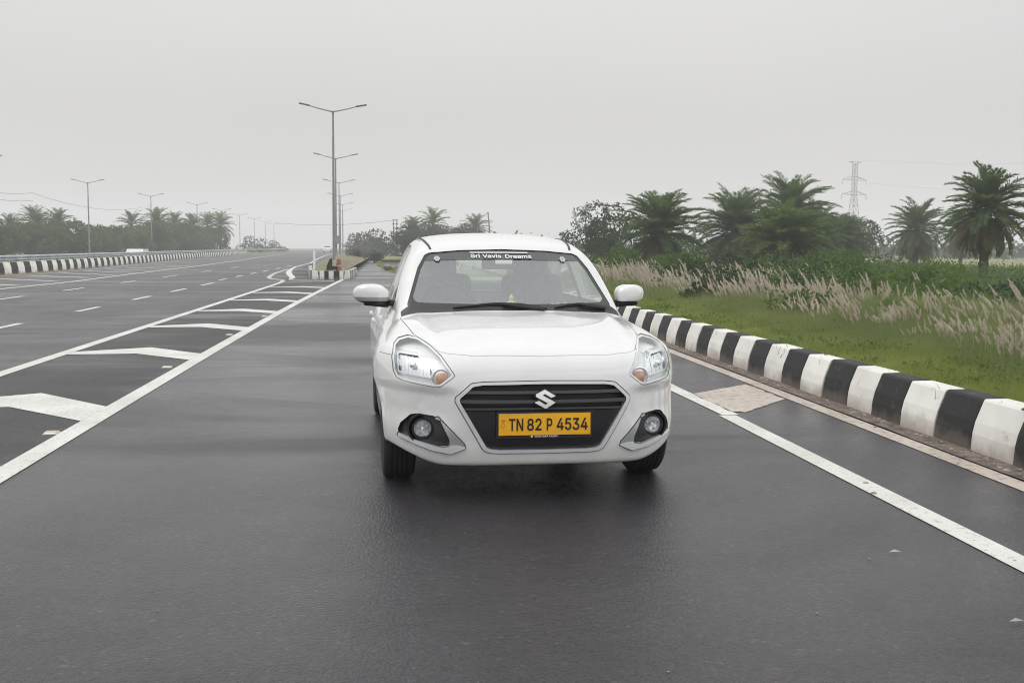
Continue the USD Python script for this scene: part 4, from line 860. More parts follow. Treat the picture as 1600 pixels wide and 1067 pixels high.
# ================================================================== striped kerb on the right
kerb = thing('striped_kerb', 'high kerb painted in black and white blocks along the right verge', 'kerb')
edges = [6.27, 6.79, 7.29, 7.82, 8.34, 8.84, 9.39]
while edges[-1] < 25: edges.append(edges[-1] + .535)
while edges[0] > 1.5: edges.insert(0, edges[0] - .525)
i0 = edges.index(6.27)
for i, (a, b) in enumerate(zip(edges[:-1], edges[1:])):
    j_ = .004
    ys = [a + j_, a + .03, b - .03, b - j_]
    prof = [(0, -.05), (.012, .12), (.03, .20), (.085, .345), (.10, .360), (.25, .362), (.268, .345), (.27, -.05)]
    w_ = rng.normal(0, .004)
    v = []; n = len(prof)
    for t, y in enumerate(ys):
        ins = .006 if t in (0, 3) else 0
        for q, (px_, pz_) in enumerate(prof):
            v.append((float(kx(y)) + px_ + w_ + (ins if q < 4 else -ins if q > 5 else 0), y, pz_ - (ins if 3 <= q <= 6 else 0) + w_ * .5))
    f = []
    for t in range(3):
        for q in range(n):
            A, B, C, D_ = t * n + q, t * n + (q + 1) % n, (t + 1) * n + (q + 1) % n, (t + 1) * n + q
            f += [(A, D_, C), (A, C, B)]
    for q in range(1, n - 1): f += [(0, q, q + 1), (3 * n, 3 * n + q + 1, 3 * n + q)]
    m = trimesh.Trimesh(np.array(v), np.array(f), process=False)
    if m.volume < 0: m.invert()
    white = (i - i0) % 2 == 0
    obj('kerb_block', m, M['kerb_white' if white else 'kerb_black'], kerb)

# ================================================================== far striped kerb and guard rail on the left
lk = spl([(30, -16.9), (40, -16.95), (50, -17.1), (58, -17.3), (66, -17.8), (76, -18.4), (90, -19.2), (109, -20.3), (130, -21.2), (160, -22.4), (200, -24), (300, -27)])
lkerb = thing('striped_kerb', 'long low wall painted in black and white blocks across the main carriageway', 'kerb')
y = 34.0; i = 0
while y < 190:
    L = 1.0
    a, b = y, y + L
    m = []
    v = []
    for yy in (a + .006, b - .006):
        x = float(lk(yy))
        v += [(x, yy, -.05), (x - .03, yy, .30), (x - .10, yy, .56), (x - .34, yy, .56), (x - .42, yy, -.05)]
    f = [(0, 1, 6), (0, 6, 5), (1, 2, 7), (1, 7, 6), (2, 3, 8), (2, 8, 7), (3, 4, 9), (3, 9, 8), (0, 4, 3), (0, 3, 2), (0, 2, 1), (5, 6, 7), (5, 7, 8), (5, 8, 9)]
    mm = trimesh.Trimesh(np.array(v), np.array(f), process=False); mm.fix_normals()
    obj('kerb_block', mm, M['kerb_white' if i % 2 else 'kerb_black'], lkerb)
    y += L; i += 1
rail = thing('guard_rail', 'grey steel guard rail running behind the long striped wall', 'guard rail')
ysr = np.concatenate([np.arange(30, 120, 4.0), np.arange(120, 320, 12.0)])
wp_ = [(0, .60), (.045, .645), (.045, .69), (0, .735), (.045, .78), (.045, .825), (0, .87), (-.006, .87), (.039, .825), (.039, .78), (-.006, .735), (.039, .69), (.039, .645), (-.006, .60)]
v = []; n = len(wp_)
for yy in ysr:
    for a, z in wp_: v.append((float(lk(yy)) - .62 + a * 1.3, yy, z))
f = []
for t in range(len(ysr) - 1):
    for q in range(n):
        A, B, C, D_ = t * n + q, t * n + (q + 1) % n, (t + 1) * n + (q + 1) % n, (t + 1) * n + q
        f += [(A, B, C), (A, C, D_)]
mm = trimesh.Trimesh(np.array(v), np.array(f), process=False); obj('rail_beam', mm, M['rail'], rail, smooth=20)
for yy in np.arange(31, 190, 4.0):
    obj('rail_post', box(float(lk(yy)) - .70, yy, .36, .10, .12, .86), M['galvanised'], rail)
structure('verge_soil', ribbon([(float(lk(y)) + .55 - .006 * (y - 40) * (y > 40), y) for y in np.arange(34, 70, 4.0)], [1.5, 1.5, 1.4, 1.3, 1.2, 1.0, .8, .5, .3], ZL + .008), M['dry'])

# ================================================================== traffic island with debris, centre of the picture
isl = thing('traffic_island', 'striped nose of the median island with dry soil on top', 'traffic island')
iL = spl([(45.2, -2.62), (47, -2.9), (52, -3.3), (60, -3.8), (75, -4.5), (110, -5.3), (200, -7.0)])
iR = spl([(45.2, -1.62), (47, -1.55), (52, -1.50), (60, -1.50), (75, -1.40), (110, -1.2), (200, 0.6)])
top = []; ysI = np.concatenate([np.arange(45.75, 60, 1.5), np.arange(60, 205, 8.0)])
v = []
for yy in ysI:
    for t in np.linspace(0, 1, 7):
        x = float(iL(yy)) + .1 + t * (float(iR(yy)) - float(iL(yy)) - .2)
        v.append((x, yy, .30 + .22 * math.sin(math.pi * t) * min(1, (yy - 45.4) / 3) + .05 * rng.normal() * (0 < t < 1)))
f = []
for t in range(len(ysI) - 1):
    for q in range(6):
        A, B, C, D_ = t * 7 + q, t * 7 + q + 1, (t + 1) * 7 + q + 1, (t + 1) * 7 + q
        f += [(A, B, C), (A, C, D_)]
obj('island_soil', trimesh.Trimesh(np.array(v), np.array(f), process=False), M['dry'], isl, smooth=True)
def kerb_piece(p0, p1, hgt=.36, th=.22, inward=None):
    (x0, y0), (x1, y1) = p0, p1
    d = np.array([x1 - x0, y1 - y0]); L = np.linalg.norm(d); d /= L; nrm = np.array([-d[1], d[0]]) * (1 if inward > 0 else -1)
    pts = []
    for (x, y_) in (np.array(p0) + d * .004, np.array(p1) - d * .004):
        for a, z in ((0, -.03), (.05, hgt), (th, hgt), (th, -.03)):
            pts.append((x + nrm[0] * a, y_ + nrm[1] * a, z))
    return tm(m3.Manifold.hull_points(pts))
col = 0
fx = [-2.62, -2.42, -2.24, -2.03, -1.79, -1.62]
for a, b in zip(fx[:-1], fx[1:]):
    obj('kerb_block', kerb_piece((a, 45.25), (b, 45.25), inward=1), M['kerb_white' if col % 2 == 0 else 'kerb_black'], isl); col += 1
for side, fn in ((-1, iL), (1, iR)):
    y = 45.3; c_ = 1
    while y < (59 if side < 0 else 53.5):
        obj('kerb_block', kerb_piece((float(fn(y)), y), (float(fn(y + .8)), y + .8), inward=-side), M['kerb_white' if c_ % 2 else 'kerb_black'], isl); y += .8; c_ += 1
t = thing('hazard_board', 'bent black rubber board leaning on the tip of the median island', 'hazard board', (-2.28, 46.6, .28), .25)
bv_ = [(-.15, 0, 0), (.16, .02, 0), (.14, .04, .62), (.02, .03, .55), (-.10, .01, .28)]
obj('board', tm(m3.Manifold.hull_points([(x, y_ + e, z) for x, y_, z in bv_ for e in (-.012, .012)])), M['black_rubber'], t)
obj('post', tube([(-.02, .05, 0), (.05, .06, .5)], .025, 8), M['post_grey'], t)
t = thing('traffic_drum', 'faded red plastic traffic post on the right of the island tip', 'traffic post', (-1.88, 46.9, .34))
obj('drum', trimesh.creation.revolve([(0, 0), (.13, 0), (.13, .10), (.115, .12), (.12, .30), (.10, .33), (.09, .50), (.05, .53), (0, .53)], sections=20), M['red_plastic'], t, smooth=40)
obj('band', trimesh.creation.annulus(.119, .1235, .07, transform=trimesh.transformations.translation_matrix([0, 0, .22])), M['line_tan'], t, smooth=40)
t = thing('rubble_heap', 'low dark heap of broken pieces between the black board and red post', 'rubble', (-2.08, 46.8, .42))
for q in range(7):
    m = trimesh.creation.icosphere(1); m.vertices *= [.09, .07, .05]; m.vertices += rng.normal(0, .012, m.vertices.shape); m.apply_translation([rng.uniform(-.16, .16), rng.uniform(-.1, .1), .03 + .02 * q % .07]); obj('lump', m, M['black_rubber'], t)
t = thing('marker_post', 'slim white marker post left of the lamp posts on the island', 'marker post', (-3.25, 52, .2), 0)
obj('post', trimesh.creation.cylinder(.055, .95, sections=14, transform=trimesh.transformations.translation_matrix([0, 0, .45])), M['white_plastic'], t, smooth=40)
obj('cap', trimesh.creation.icosphere(2, .056).apply_translation([0, 0, .925]), M['white_plastic'], t, smooth=True)
m = trimesh.creation.icosphere(2); m.vertices = m.vertices * [.15, .15, .15] * (1 + .12 * (meshkit.fbm(m.vertices * 2, 3)[:, None] - .5)); m.apply_translation([-1.40, 54.4, .12])
tag(obj('painted_stone', m, M['kerb_white'], smooth=True), 'whitewashed stone where the long white line meets the island', 'stone')

# culvert parapet and rubble beside the service road, left of the car roof
t = thing('culvert_parapet', 'low brown-capped parapet wall at the roadside just left of the car', 'wall', (.45, 69, 0), 0)
obj('wall', rb := tm(rbox(1.9, .35, .46, .02).translate((.5, 0, .23))), M['concrete'], t)
obj('cap', tm(rbox(2.1, .5, .10, .02).translate((.5, 0, .52))), M['brown_board'], t)
rb_ = thing('rubble_pile', 'pale broken stones heaped below the brown-capped parapet wall', 'rubble', (1.1, 64.5, 0), 0)
for q in range(11):
    m = trimesh.creation.icosphere(1); m.vertices *= [.22 + .1 * rng.random(), .18, .15]; m.vertices += rng.normal(0, .03, m.vertices.shape)
    m.apply_translation([-.7 + .16 * q + rng.normal(0, .1), rng.normal(0, .7), .12 + .1 * (q % 3 == 1)])
    obj('stone', m, M['stone'], rb_)

# ================================================================== lamp posts
def lamp_post(name, label, loc, rotz, H=10.0, arm=2.0, sides=(1, -1), group=None):
    t = thing(name, label, 'lamp post', loc, rotz, group)
    obj('pole', tube([(0, 0, -.3), (0, 0, 3), (0, 0, 6.5), (0, 0, H)], [.105, .095, .08, .058], 10), M['post_grey'], t, smooth=50)
    obj('base_plate', tm(rbox(.42, .42, .05, .015).translate((0, 0, .0))), M['post_grey'], t)
    obj('bracket', tube([(0, 0, H - .12), (0, 0, H + .05)], .085, 10), M['post_grey'], t, smooth=50)
    for s in sides:
        a = obj('arm', tube([(0, 0, H - .02), (s * arm * .5, 0, H + .20), (s * arm * .78, 0, H + .36)], [.042, .036, .03], 8), M['post_grey'], t, smooth=50)
        hd = rbox(.72, .26, .085, .03).rotate((0, -s * 11, 0)).translate((s * (arm * .78 + .30), 0, H + .43))
        h = obj('lamp_head', tm(hd), M['lamp_grey'], t, smooth=40)
        obj('lamp_cover', tm(rbox(.5, .2, .02, .008).rotate((0, -s * 11, 0)).translate((s * (arm * .78 + .30), 0, H + .385))), M['white_plastic'], h)
    return t
ctr = [(-3.2, 72.2), (-4.6, 108.8), (-5.9, 150), (-7.2, 188), (-8.2, 226), (-9.5, 264)]
words = ['nearest and tallest two-armed lamp post on the median', 'second lamp post on the median, with a grey box low on it', 'third lamp post along the median', 'fourth lamp post along the median', 'fifth lamp post along the median', 'sixth faint lamp post along the median']
c0 = lamp_post('lamp_post', words[0], (*ctr[0], .3), .02, group='lamp posts along the median')
for p, w in zip(ctr[1:], words[1:]):
    if 'grey box' in w:
        c1 = lamp_post('lamp_post', w, (*p, .2), .05, group='lamp posts along the median')
        obj('control_box', tm(rbox(.5, .35, .8, .03).translate((.15, -.22, 1.9))), M['post_grey'], c1)
    else:
        dup(c0, 'lamp_post', w, 'lamp post', (*p, .2), .04, group='lamp posts along the median')
lft = [(-40.9, 115.5), (-40.6, 154.7), (-40.3, 193.9), (-38.5, 230), (-39.0, 268), (-39.5, 305), (-40.2, 345), (-41, 385), (-42, 425)]
lw = ['lamp post whose lamp just shows at the left edge', 'lamp post furthest left in full view, before the left trees', 'second full lamp post from the left, before the palms', 'third full lamp post from the left, by the last palms', 'fourth full lamp post from the left, at the end of the trees', 'fifth faint lamp post from the left in open sky', 'sixth faint lamp post from the left', 'seventh faint lamp post from the left', 'eighth and faintest lamp post from the left']
for p, w in zip(lft, lw):
    dup(c0, 'lamp_post', w, 'lamp post', (*p, 0), .03, group='lamp posts beyond the guard rail')
# sagging cables on the far left
def cable(name, label, p0, p1, sag, r=.02, n=24):
    t_ = np.linspace(0, 1, n)[:, None]; p = np.array(p0) * (1 - t_) + np.array(p1) * t_; p[:, 2] -= sag * 4 * (t_ * (1 - t_))[:, 0]
    return tag(obj(name, tube(p, r, 4), M['wire']), label, 'cable')
cable('cable', 'upper sagging cable in the sky at the far left', (-62, 118, 13.5), (-62, 200, 10.6), 2.2, .035)
cable('cable', 'lower sagging cable in the sky at the far left', (-62, 118, 11.6), (-62, 200, 9.2), 1.6, .035)
cable('cable', 'far sagging cable continuing right of the first left lamp post', (-62, 200, 10.6), (-60, 290, 12.0), 2.0, .035)

# ================================================================== pylon, utility poles, far vehicles
pyl = thing('pylon', 'steel lattice power pylon standing behind the palms', 'pylon', (161.5, 351, -.3), .35)
def bar(a, b, r=.065): return tube([a, b], r, 4)
def wz(z): return 2.6 - 2.0 * min(z, 21) / 21 if z < 21 else .6
legs = []
for a in (-1, 1):
    for b in (-1, 1):
        obj('leg', tube([(a * wz(z), b * wz(z), z) for z in (0, 7, 14, 21, 31.5)], .12, 4), M['pylon'], pyl)
br = []
zs = [0, 4, 8, 11.5, 14.5, 17, 19, 21, 23, 25, 27, 29, 31]
for z0, z1 in zip(zs[:-1], zs[1:]):
    for k_ in range(4):
        c_ = [(-1, -1), (1, -1), (1, 1), (-1, 1)]
        p, q = c_[k_], c_[(k_ + 1) % 4]
        br += [bar((p[0] * wz(z0), p[1] * wz(z0), z0), (q[0] * wz(z1), q[1] * wz(z1), z1)), bar((q[0] * wz(z0), q[1] * wz(z0), z0), (p[0] * wz(z1), p[1] * wz(z1), z1)), bar((p[0] * wz(z1), p[1] * wz(z1), z1), (q[0] * wz(z1), q[1] * wz(z1), z1))]
obj('bracing', cat_mesh(br), M['pylon'], pyl)
for z, L in ((20.8, 5.6), (25.8, 5.4), (32.0, 2.7)):
    ar = []
    for s in (-1, 1):
        for b in (-.5, .5): ar += [bar((s * .5, b, z), (s * L, 0, z + .1)), bar((s * .5, b, z + 1.3 if z < 30 else z - .8), (s * L, 0, z + .15), .07)]
        for q in np.linspace(.25, .8, 3): ar.append(bar((s * L * q, .2 * (1 - q), z), (s * L * q, .2 * (1 - q), z + 1.2 * (1 - q) if z < 30 else z - .7 * (1 - q)), .06))
        if z < 30: ar.append(bar((s * L, 0, z), (s * L, 0, z - 1.6), .12))
    obj('crossarm', cat_mesh(ar), M['pylon'], pyl)
cable('power_line', 'power line leaving the pylon to the right at the upper arm', (166.5, 350, 24.4), (330, 300, 31), 6, .024)
cable('power_line', 'power line leaving the pylon top to the right', (163.5, 350.5, 32.2), (330, 300, 38), 4, .024)
up = thing('utility_pole', 'leaning wooden utility pole with a crossarm behind the car roof', 'utility pole', (22.6, 228, -.3), .2)
obj('pole', tube([(.9, 0, 0), (0, 0, 9.4)], [.22, .15], 8), M['post_grey'], up, smooth=50)
obj('crossarm', tm(rbox(2.2, .16, .16, .03).translate((.0, 0, 7.4))), M['post_grey'], up)
obj('brace', tube([(-1.6, 0, 7.9), (-.1, 0, 9.2)], .07, 6), M['post_grey'], up)
up = thing('utility_pole', 'twin-legged pole structure left of the trees behind the car', 'utility pole', (2.3, 190, -.3), 0)
for x in (-.3, .3): obj('pole', tube([(x, 0, 0), (x, 0, 6.6)], .085, 8), M['post_grey'], up, smooth=50)
for z in (6.5, 5.8): obj('crossarm', tm(rbox(1.1, .12, .14, .03).translate((0, 0, z))), M['post_grey'], up)
cable('cable', 'thin cable running left from the twin-legged pole', (2.2, 190, 6.2), (-20, 205, 5.8), .6, .03)

def far_car(name, label, loc, rotz, H=1.9, L=4.2, Wd=1.75):
    t = thing(name, label, 'vehicle', loc, rotz)
    side_p = [(-L / 2, .3), (-L / 2, .95), (-L / 2 + .9, 1.1), (-L / 2 + 1.5, H), (L / 2 - .25, H), (L / 2, 1.0), (L / 2, .3)]
    c = m3.CrossSection([[(a, b) for a, b in reversed(side_p)]]) if False else cs(side_p, .08)
    obj('body', tm(c.extrude(Wd).transform(np.array([[0, 0, 1, -Wd / 2], [1, 0, 0, 0], [0, 1, 0, 0]], float))), M['car_white'], t)
    for y_, nm in ((-L / 2 + 1.14, 'windscreen'), (L / 2 - .10, 'rear_window')):
        obj(nm, tm(rbox(Wd * .82, .06, .55, .02).rotate((-32 if nm == 'windscreen' else 12, 0, 0)).translate((0, y_, H - .42))), M['frit'], t)
    for x in (-Wd / 2 + .08, Wd / 2 - .08):
        for y_ in (-L / 2 + .8, L / 2 - .8):
            obj('wheel', trimesh.creation.cylinder(.32, .2, sections=20, transform=trimesh.transformations.translation_matrix([x, y_, .32]) @ trimesh.transformations.rotation_matrix(math.pi / 2, [0, 1, 0])), M['tyre'], t, smooth=40)
    return t
far_car('far_van', 'tiny white van far ahead on the main carriageway left of the lamp posts', (-13.2, 262, 0), .0, 1.75)
far_car('far_car', 'white vehicle roof showing above the guard rail at the left', (-26.8, 121, -.55), 0, 1.55)

# ================================================================== vegetation
def leaf_cloud(centers, size, rg, droop=.2, aspect=.42, normal_up=.35):
    """leaf-sized folded quads round the given points"""
    n = len(centers)
    d = rg.normal(size=(n, 3)); d[:, 2] -= droop; d /= np.linalg.norm(d, axis=1, keepdims=True)
    s = np.cross(d, rg.normal(size=(n, 3)) + [0, 0, normal_up]); s /= np.linalg.norm(s, axis=1, keepdims=True)
    L = (size * (.6 + .8 * rg.random(n)))[:, None]; Wd = L * aspect
    c = np.asarray(centers)
    v = np.stack([c - d * L * .5, c - d * L * .05 + s * Wd * .5, c + d * L * .5, c - d * L * .05 - s * Wd * .5], 1).reshape(-1, 3)
    i = np.arange(n)[:, None] * 4
    return trimesh.Trimesh(v, np.vstack([i + [0, 1, 2], i + [0, 2, 3]]), process=False)

def crown_points(rg, n, clumps, thick=.55):
    """points in uneven clumps (cx, cy, cz, r): denser towards each clump's skin"""
    cl = np.array(clumps, float); w = cl[:, 3] ** 2; k = rg.choice(len(cl), n, p=w / w.sum())
    u = rg.normal(size=(n, 3)); u /= np.linalg.norm(u, axis=1, keepdims=True)
    r = cl[k, 3] * (thick + (1.08 - thick) * rg.random(n) ** .6)
    p = cl[k, :3] + u * r[:, None] * [1, 1, .8]
    keep = meshkit.noise(p * 2.2 / max(.4, cl[:, 3].mean()), 5) > .36       # gaps that the sky shows through
    return p[keep]

def tree_clumps(rg, H, R, base, n):
    out = []
    for _ in range(n):
        a = rg.random() * 2 * math.pi; t = rg.random(); rr = R * math.sqrt(rg.random()) * (1 - .45 * t)
        out.append((rr * math.cos(a), rr * math.sin(a), base + (H - base) * (.12 + .80 * t), R * (.24 + .22 * rg.random())))
    return out

def tree(name, label, cat, loc, H, R, base, leaf, mat, n, seed, nclump=16, trunk_r=.14, group=None, thick=.55):
    rg = np.random.default_rng(seed)
    t = thing(name, label, cat, loc, 0, group)
    cl = tree_clumps(rg, H, R, base, nclump)
    obj('crown', leaf_cloud(crown_points(rg, n, cl, thick), leaf, rg), mat, t)
    br = [tube([(0, 0, -.4), (rg.normal(0, .05), 0, base * .6), (rg.normal(0, .1), rg.normal(0, .1), base + (H - base) * .45)], [trunk_r, trunk_r * .8, trunk_r * .4], 7)]
    for c in cl[:9]:
        br.append(tube([(0, 0, base * .55), (c[0] * .5, c[1] * .5, (base * .55 + c[2]) / 2 + .1), (c[0], c[1], c[2])], [trunk_r * .55, trunk_r * .35, trunk_r * .12], 5))
    obj('trunk', cat_mesh(br), M['bark'], t, smooth=60)
    return t

def frond(rg, L, lift, nleaf=46, leaf_L=.42, droop=1.0, wid=.058):
    """one feather palm leaf in its own xz plane, from the origin outwards; lift = starting angle above level"""
    n = 14; s = np.linspace(0, 1, n)
    ang = lift - droop * (s ** 1.5)
    x = np.concatenate([[0], np.cumsum(np.cos((ang[:-1] + ang[1:]) / 2) * L / (n - 1))]); z = np.concatenate([[0], np.cumsum(np.sin((ang[:-1] + ang[1:]) / 2) * L / (n - 1))])
    side = rg.normal(0, .05) * L * s ** 2
    mid = np.stack([x, side, z], 1)
    parts = [tube(mid, np.linspace(.022, .004, n), 4, cap=False)]
    v, f = [], []
    for i in range(nleaf):
        t = .13 + .87 * (i + .5) / nleaf; k = t * (n - 1); a = int(min(k, n - 2)); w = k - a
        p = mid[a] * (1 - w) + mid[a + 1] * w; T = mid[a + 1] - mid[a]; T /= np.linalg.norm(T)
        N = np.array([-T[2], 0, T[0]])
        ll = leaf_L * (.45 + .75 * math.sin(math.pi * min(1, .12 + t * .86))) * (.85 + .3 * rg.random())
        for sd in (-1, 1):
            d = T * (.62 + .25 * rg.random()) + np.array([0, sd, 0]) * (.75) + N * (.30 + .35 * rg.normal() * .5) - np.array([0, 0, .28 * rg.random()])
            d /= np.linalg.norm(d)
            q = np.cross(d, N + .4 * rg.normal(size=3)); q /= np.linalg.norm(q) + 1e-9
            b = len(v); tip = p + d * ll - np.array([0, 0, .10 * ll])
            v += [p, p + d * ll * .4 + q * wid * .5, tip, p + d * ll * .4 - q * wid * .5]; f += [(b, b + 1, b + 2), (b, b + 2, b + 3)]
    parts.append(trimesh.Trimesh(np.array(v), np.array(f), process=False))
    return cat_mesh(parts)

def rot_z(m, a):
    c, s = math.cos(a), math.sin(a); v = m.vertices
    return trimesh.Trimesh(np.stack([c * v[:, 0] - s * v[:, 1], s * v[:, 0] + c * v[:, 1], v[:, 2]], 1), m.faces, process=False)

def date_palm(name, label, loc, H, L, seed, nf=62, dead=8, light=False, group='date palms in the field', rotz=0, trunk_r=.19, nleaf=54):
    """trunk height H, leaf length L"""
    rg = np.random.default_rng(seed)
    t = thing(name, label, 'palm tree', loc, rotz, group)
    zz = np.linspace(-.4, H, 9); rad = trunk_r * (1.15 - .25 * np.linspace(0, 1, 9)) * (1 + .10 * rg.normal(size=9)); rad[-2:] *= 1.35
    bend = rg.normal(0, .10) * (np.linspace(0, 1, 9) ** 2)
    stubs = []
    for q in range(26):                                             # old leaf bases up the stem
        z = H * (.25 + .75 * q / 26); a = q * 2.4
        stubs.append(box(0, 0, 0, .10, .07, .16).apply_transform(trimesh.transformations.rotation_matrix(a, [0, 0, 1]) @ trimesh.transformations.translation_matrix([trunk_r * 1.0, 0, z]) @ trimesh.transformations.rotation_matrix(.5, [0, 1, 0])))
    
    obj('trunk', cat_mesh([tube(np.stack([bend, bend * .4, zz], 1), rad, 12)] + stubs), M['trunk'], t, smooth=40)
    top = np.array([bend[-1], bend[-1] * .4, H])
    for i in range(nf + dead):
        u = (i + .5) / nf
        az = i * 2.39996 + rg.normal(0, .15)
        if i < nf:
            lift = math.radians(86 - 150 * u ** 1.1 + rg.normal(0, 7)); ll = L * (.72 + .36 * math.sin(math.pi * min(1, .25 + u * .6))) * rg.uniform(.88, 1.1)
            m = frond(rg, ll, lift, nleaf, .30 * L / 2.2 + .13, droop=rg.uniform(.75, 1.25) * (1.1 - .35 * u))
            mat = M['frond_old'] if u > .68 and rg.random() < .62 else M['frond_light'] if (light and rg.random() < .95) or rg.random() < .22 else M['frond']
        else:
            m = frond(rg, L * rg.uniform(.6, .98), math.radians(-50 + rg.normal(0, 10)), max(14, nleaf - 14), .28, droop=.6); mat = M['frond_dead'] if rg.random() < .55 else M['frond_old']
        m = rot_z(m, az); m.apply_translation(top + [0, 0, -.45 * u + .1]); obj('frond', m, mat, t)
    return t

def gz(x, y): return float(bank_h(np.array([max(0., x - float(kx(y)) - .27)]), np.array([y]))[0])
P1 = date_palm('date_palm', 'full round date palm nearest behind the car mirror, with brown drooping leaves', (15.6, 58, -.15), 2.5, 2.6, 11, nf=104, dead=20)
P6 = date_palm('date_palm', 'tallest date palm at the right edge with a bare dark trunk', (27.3, 45.6, -.15), 3.45, 2.05, 12, nf=84, dead=16, trunk_r=.17)
P5 = date_palm('date_palm', 'smaller date palm with bare trunk left of the tallest right-hand palm', (44.2, 84, -.15), 3.3, 2.75, 13, nf=78, dead=14, trunk_r=.2)
P4 = date_palm('date_palm', 'light green bushy date palm in front of the middle palm group', (20.4, 52, -.15), 1.8, 2.45, 14, nf=112, dead=16, light=True)
P2 = date_palm('date_palm', 'broad dark date palm left in the middle palm group', (22.4, 66, -.15), 2.8, 3.0, 15, nf=108, dead=16)
P3 = date_palm('date_palm', 'tall dark date palm rising highest in the middle palm group', (28.2, 71, -.15), 4.0, 3.05, 16, nf=100, dead=14)
for src, loc, rz, sc, lab in ((P2, (31.0, 74, -.2), 1.2, .92, 'date palm half hidden right of the highest middle palm'), (P1, (36.5, 82, -.2), 2.5, .95, 'low date palm below the power pylon'), (P2, (40.5, 90, -.2), 4.0, .85, 'hazy low date palm right of the one below the pylon'),
                              (P6, (33.4, 49.5, -.15), 2.2, .9, 'date palm cut by the right edge of the picture'), (P3, (62, 108, -.2), .6, .85, 'hazy distant date palm between the two right-hand palms'), (P1, (25.0, 61, -.2), 3.3, .80, 'low spreading date palm between the light and the dark middle palms')):
    dup(src, 'date_palm', lab, 'palm tree', loc, rz, sc, 'date palms in the field')

# broad-leaved trees on the right
tree('sparse_tree', 'sparse dark-leaved tree with sky showing through beside the car roof', 'tree', (12.6, 64, -.2), 4.1, 1.75, 1.1, .17, M['leaf_dark'], 2600, 21, 20, .10, thick=.2)
tree('dark_tree', 'dark leafy tree behind the nearest date palm', 'tree', (15.4, 70, -.2), 4.3, 2.3, .8, .22, M['leaf_dark'], 5200, 22, 18)
tree('dark_tree', 'dark leafy tree standing below the pylon behind the palms', 'tree', (44.5, 98, -.2), 4.8, 3.6, .6, .28, M['leaf_dark'], 6500, 23, 20)
tree('dark_tree', 'dark bushy tree filling the gap right of the middle palm group', 'tree', (37.5, 92, -.2), 4.6, 3.2, .5, .28, M['leaf_dark'], 6000, 24, 20)
tree('dark_tree', 'dark tree between the middle palms and the pylon', 'tree', (31.5, 80, -.2), 3.8, 2.8, .3, .26, M['leaf_dark'], 6000, 25, 18)

# shrubs behind the tall grass
def shrub(name, label, loc, R, Hh, mat, n, seed, leaf=.085, group='shrubs behind the tall grass'):
    rg = np.random.default_rng(seed)
    t = thing(name, label, 'shrub', loc, 0, group)
    cl = [(rg.normal(0, R * .5), rg.normal(0, R * .4), Hh * rg.uniform(.25, .8), R * rg.uniform(.28, .48)) for _ in range(11)]
    p = crown_points(rg, n, cl, .5); p = p[p[:, 2] > 0]
    obj('foliage', leaf_cloud(p, leaf, rg, aspect=.5), mat, t)
    obj('stem', cat_mesh([tube([(0, 0, -.2), (c[0] * .6, c[1] * .6, c[2] * .6), (c[0], c[1], c[2])], [.022, .014, .005], 5) for c in cl]), M['bark'], t)
    return t
def gx_at(px_, y):                                                    # x on the line of sight of a picture column, for planting
    return y * (math.tan(YAW + math.atan((px_ - 800) / FOCAL_PX)))
sh = [(965, 40, 1.1, 1.15, 'leaf_mid', 'bright green shrub first beyond the car mirror'), (1010, 33, 1.0, 1.1, 'leaf_mid', 'leafy shrub below the nearest date palm'), (1075, 27, 1.1, .95, 'leaf_mid', 'green shrub at the foot of the nearest date palm, right side'), (1120, 25, .9, .8, 'leaf_dark', 'dark shrub between the first two palms'),
      (1165, 22, .9, .75, 'leaf_dark', 'dark shrub in front of the middle palms, left'), (1205, 21, 1.0, .75, 'leaf_mid', 'rounded green shrub in front of the middle palms'), (1255, 20, .9, .72, 'leaf_dark', 'dark green shrub below the light date palm'), (1300, 24, 1.4, .95, 'leaf_mid', 'large green shrub below the pylon'), (1340, 19, 1.0, .80, 'leaf_mid', 'mid green shrub right of the large one below the pylon'),
      (1385, 18, .9, .70, 'leaf_light', 'light green shrub before the small clear field'), (1425, 21, 1.2, .85, 'leaf_light', 'pale green spreading shrub below the smaller palm'), (1465, 26, 1.3, 1.15, 'leaf_light', 'tall light shrub between the two right-hand palms'), (1500, 18, .9, .40, 'leaf_mid', 'green shrub left of the tallest palm trunk'), (1545, 17, .9, .34, 'leaf_mid', 'low green shrub below the tallest palm trunk'),
      (1590, 19, 1.0, .45, 'leaf_dark', 'dark shrub at the right edge beyond the grass'), (1640, 17, 1.2, .55, 'leaf_dark', 'dark shrub partly outside the right edge'), (1280, 15.5, .5, .45, 'leaf_mid', 'small shrub rising out of the plumed grass, middle'), (1420, 14, .5, .40, 'leaf_light', 'small light shrub among the grass plumes, right'), (1100, 21, .5, .55, 'leaf_dark', 'small dark plant in the grass right of the car mirror'),
      (1355, 33, 1.6, .8, 'leaf_mid', 'broad green shrub farther back below the hazy palm'), (1540, 30, 1.3, .25, 'leaf_mid', 'low wide shrub around the foot of the tallest palm'), (1230, 30, 1.6, .85, 'leaf_dark', 'broad dark shrub behind the rounded green one'), (1150, 35, 1.7, .9, 'leaf_dark', 'broad dark shrub under the left middle palm'), (1400, 45, 1.8, .8, 'leaf_mid', 'wide shrub at the near side of the clear field')]
for q, (px_, y, R, Hh, mt, lab) in enumerate(sh):
    x = gx_at(px_, y); shrub('shrub', lab, (x, y, gz(x, y) - .05), R, Hh, M[mt], int(2600 * R ** 1.3), 300 + q, .075 + .0009 * y)

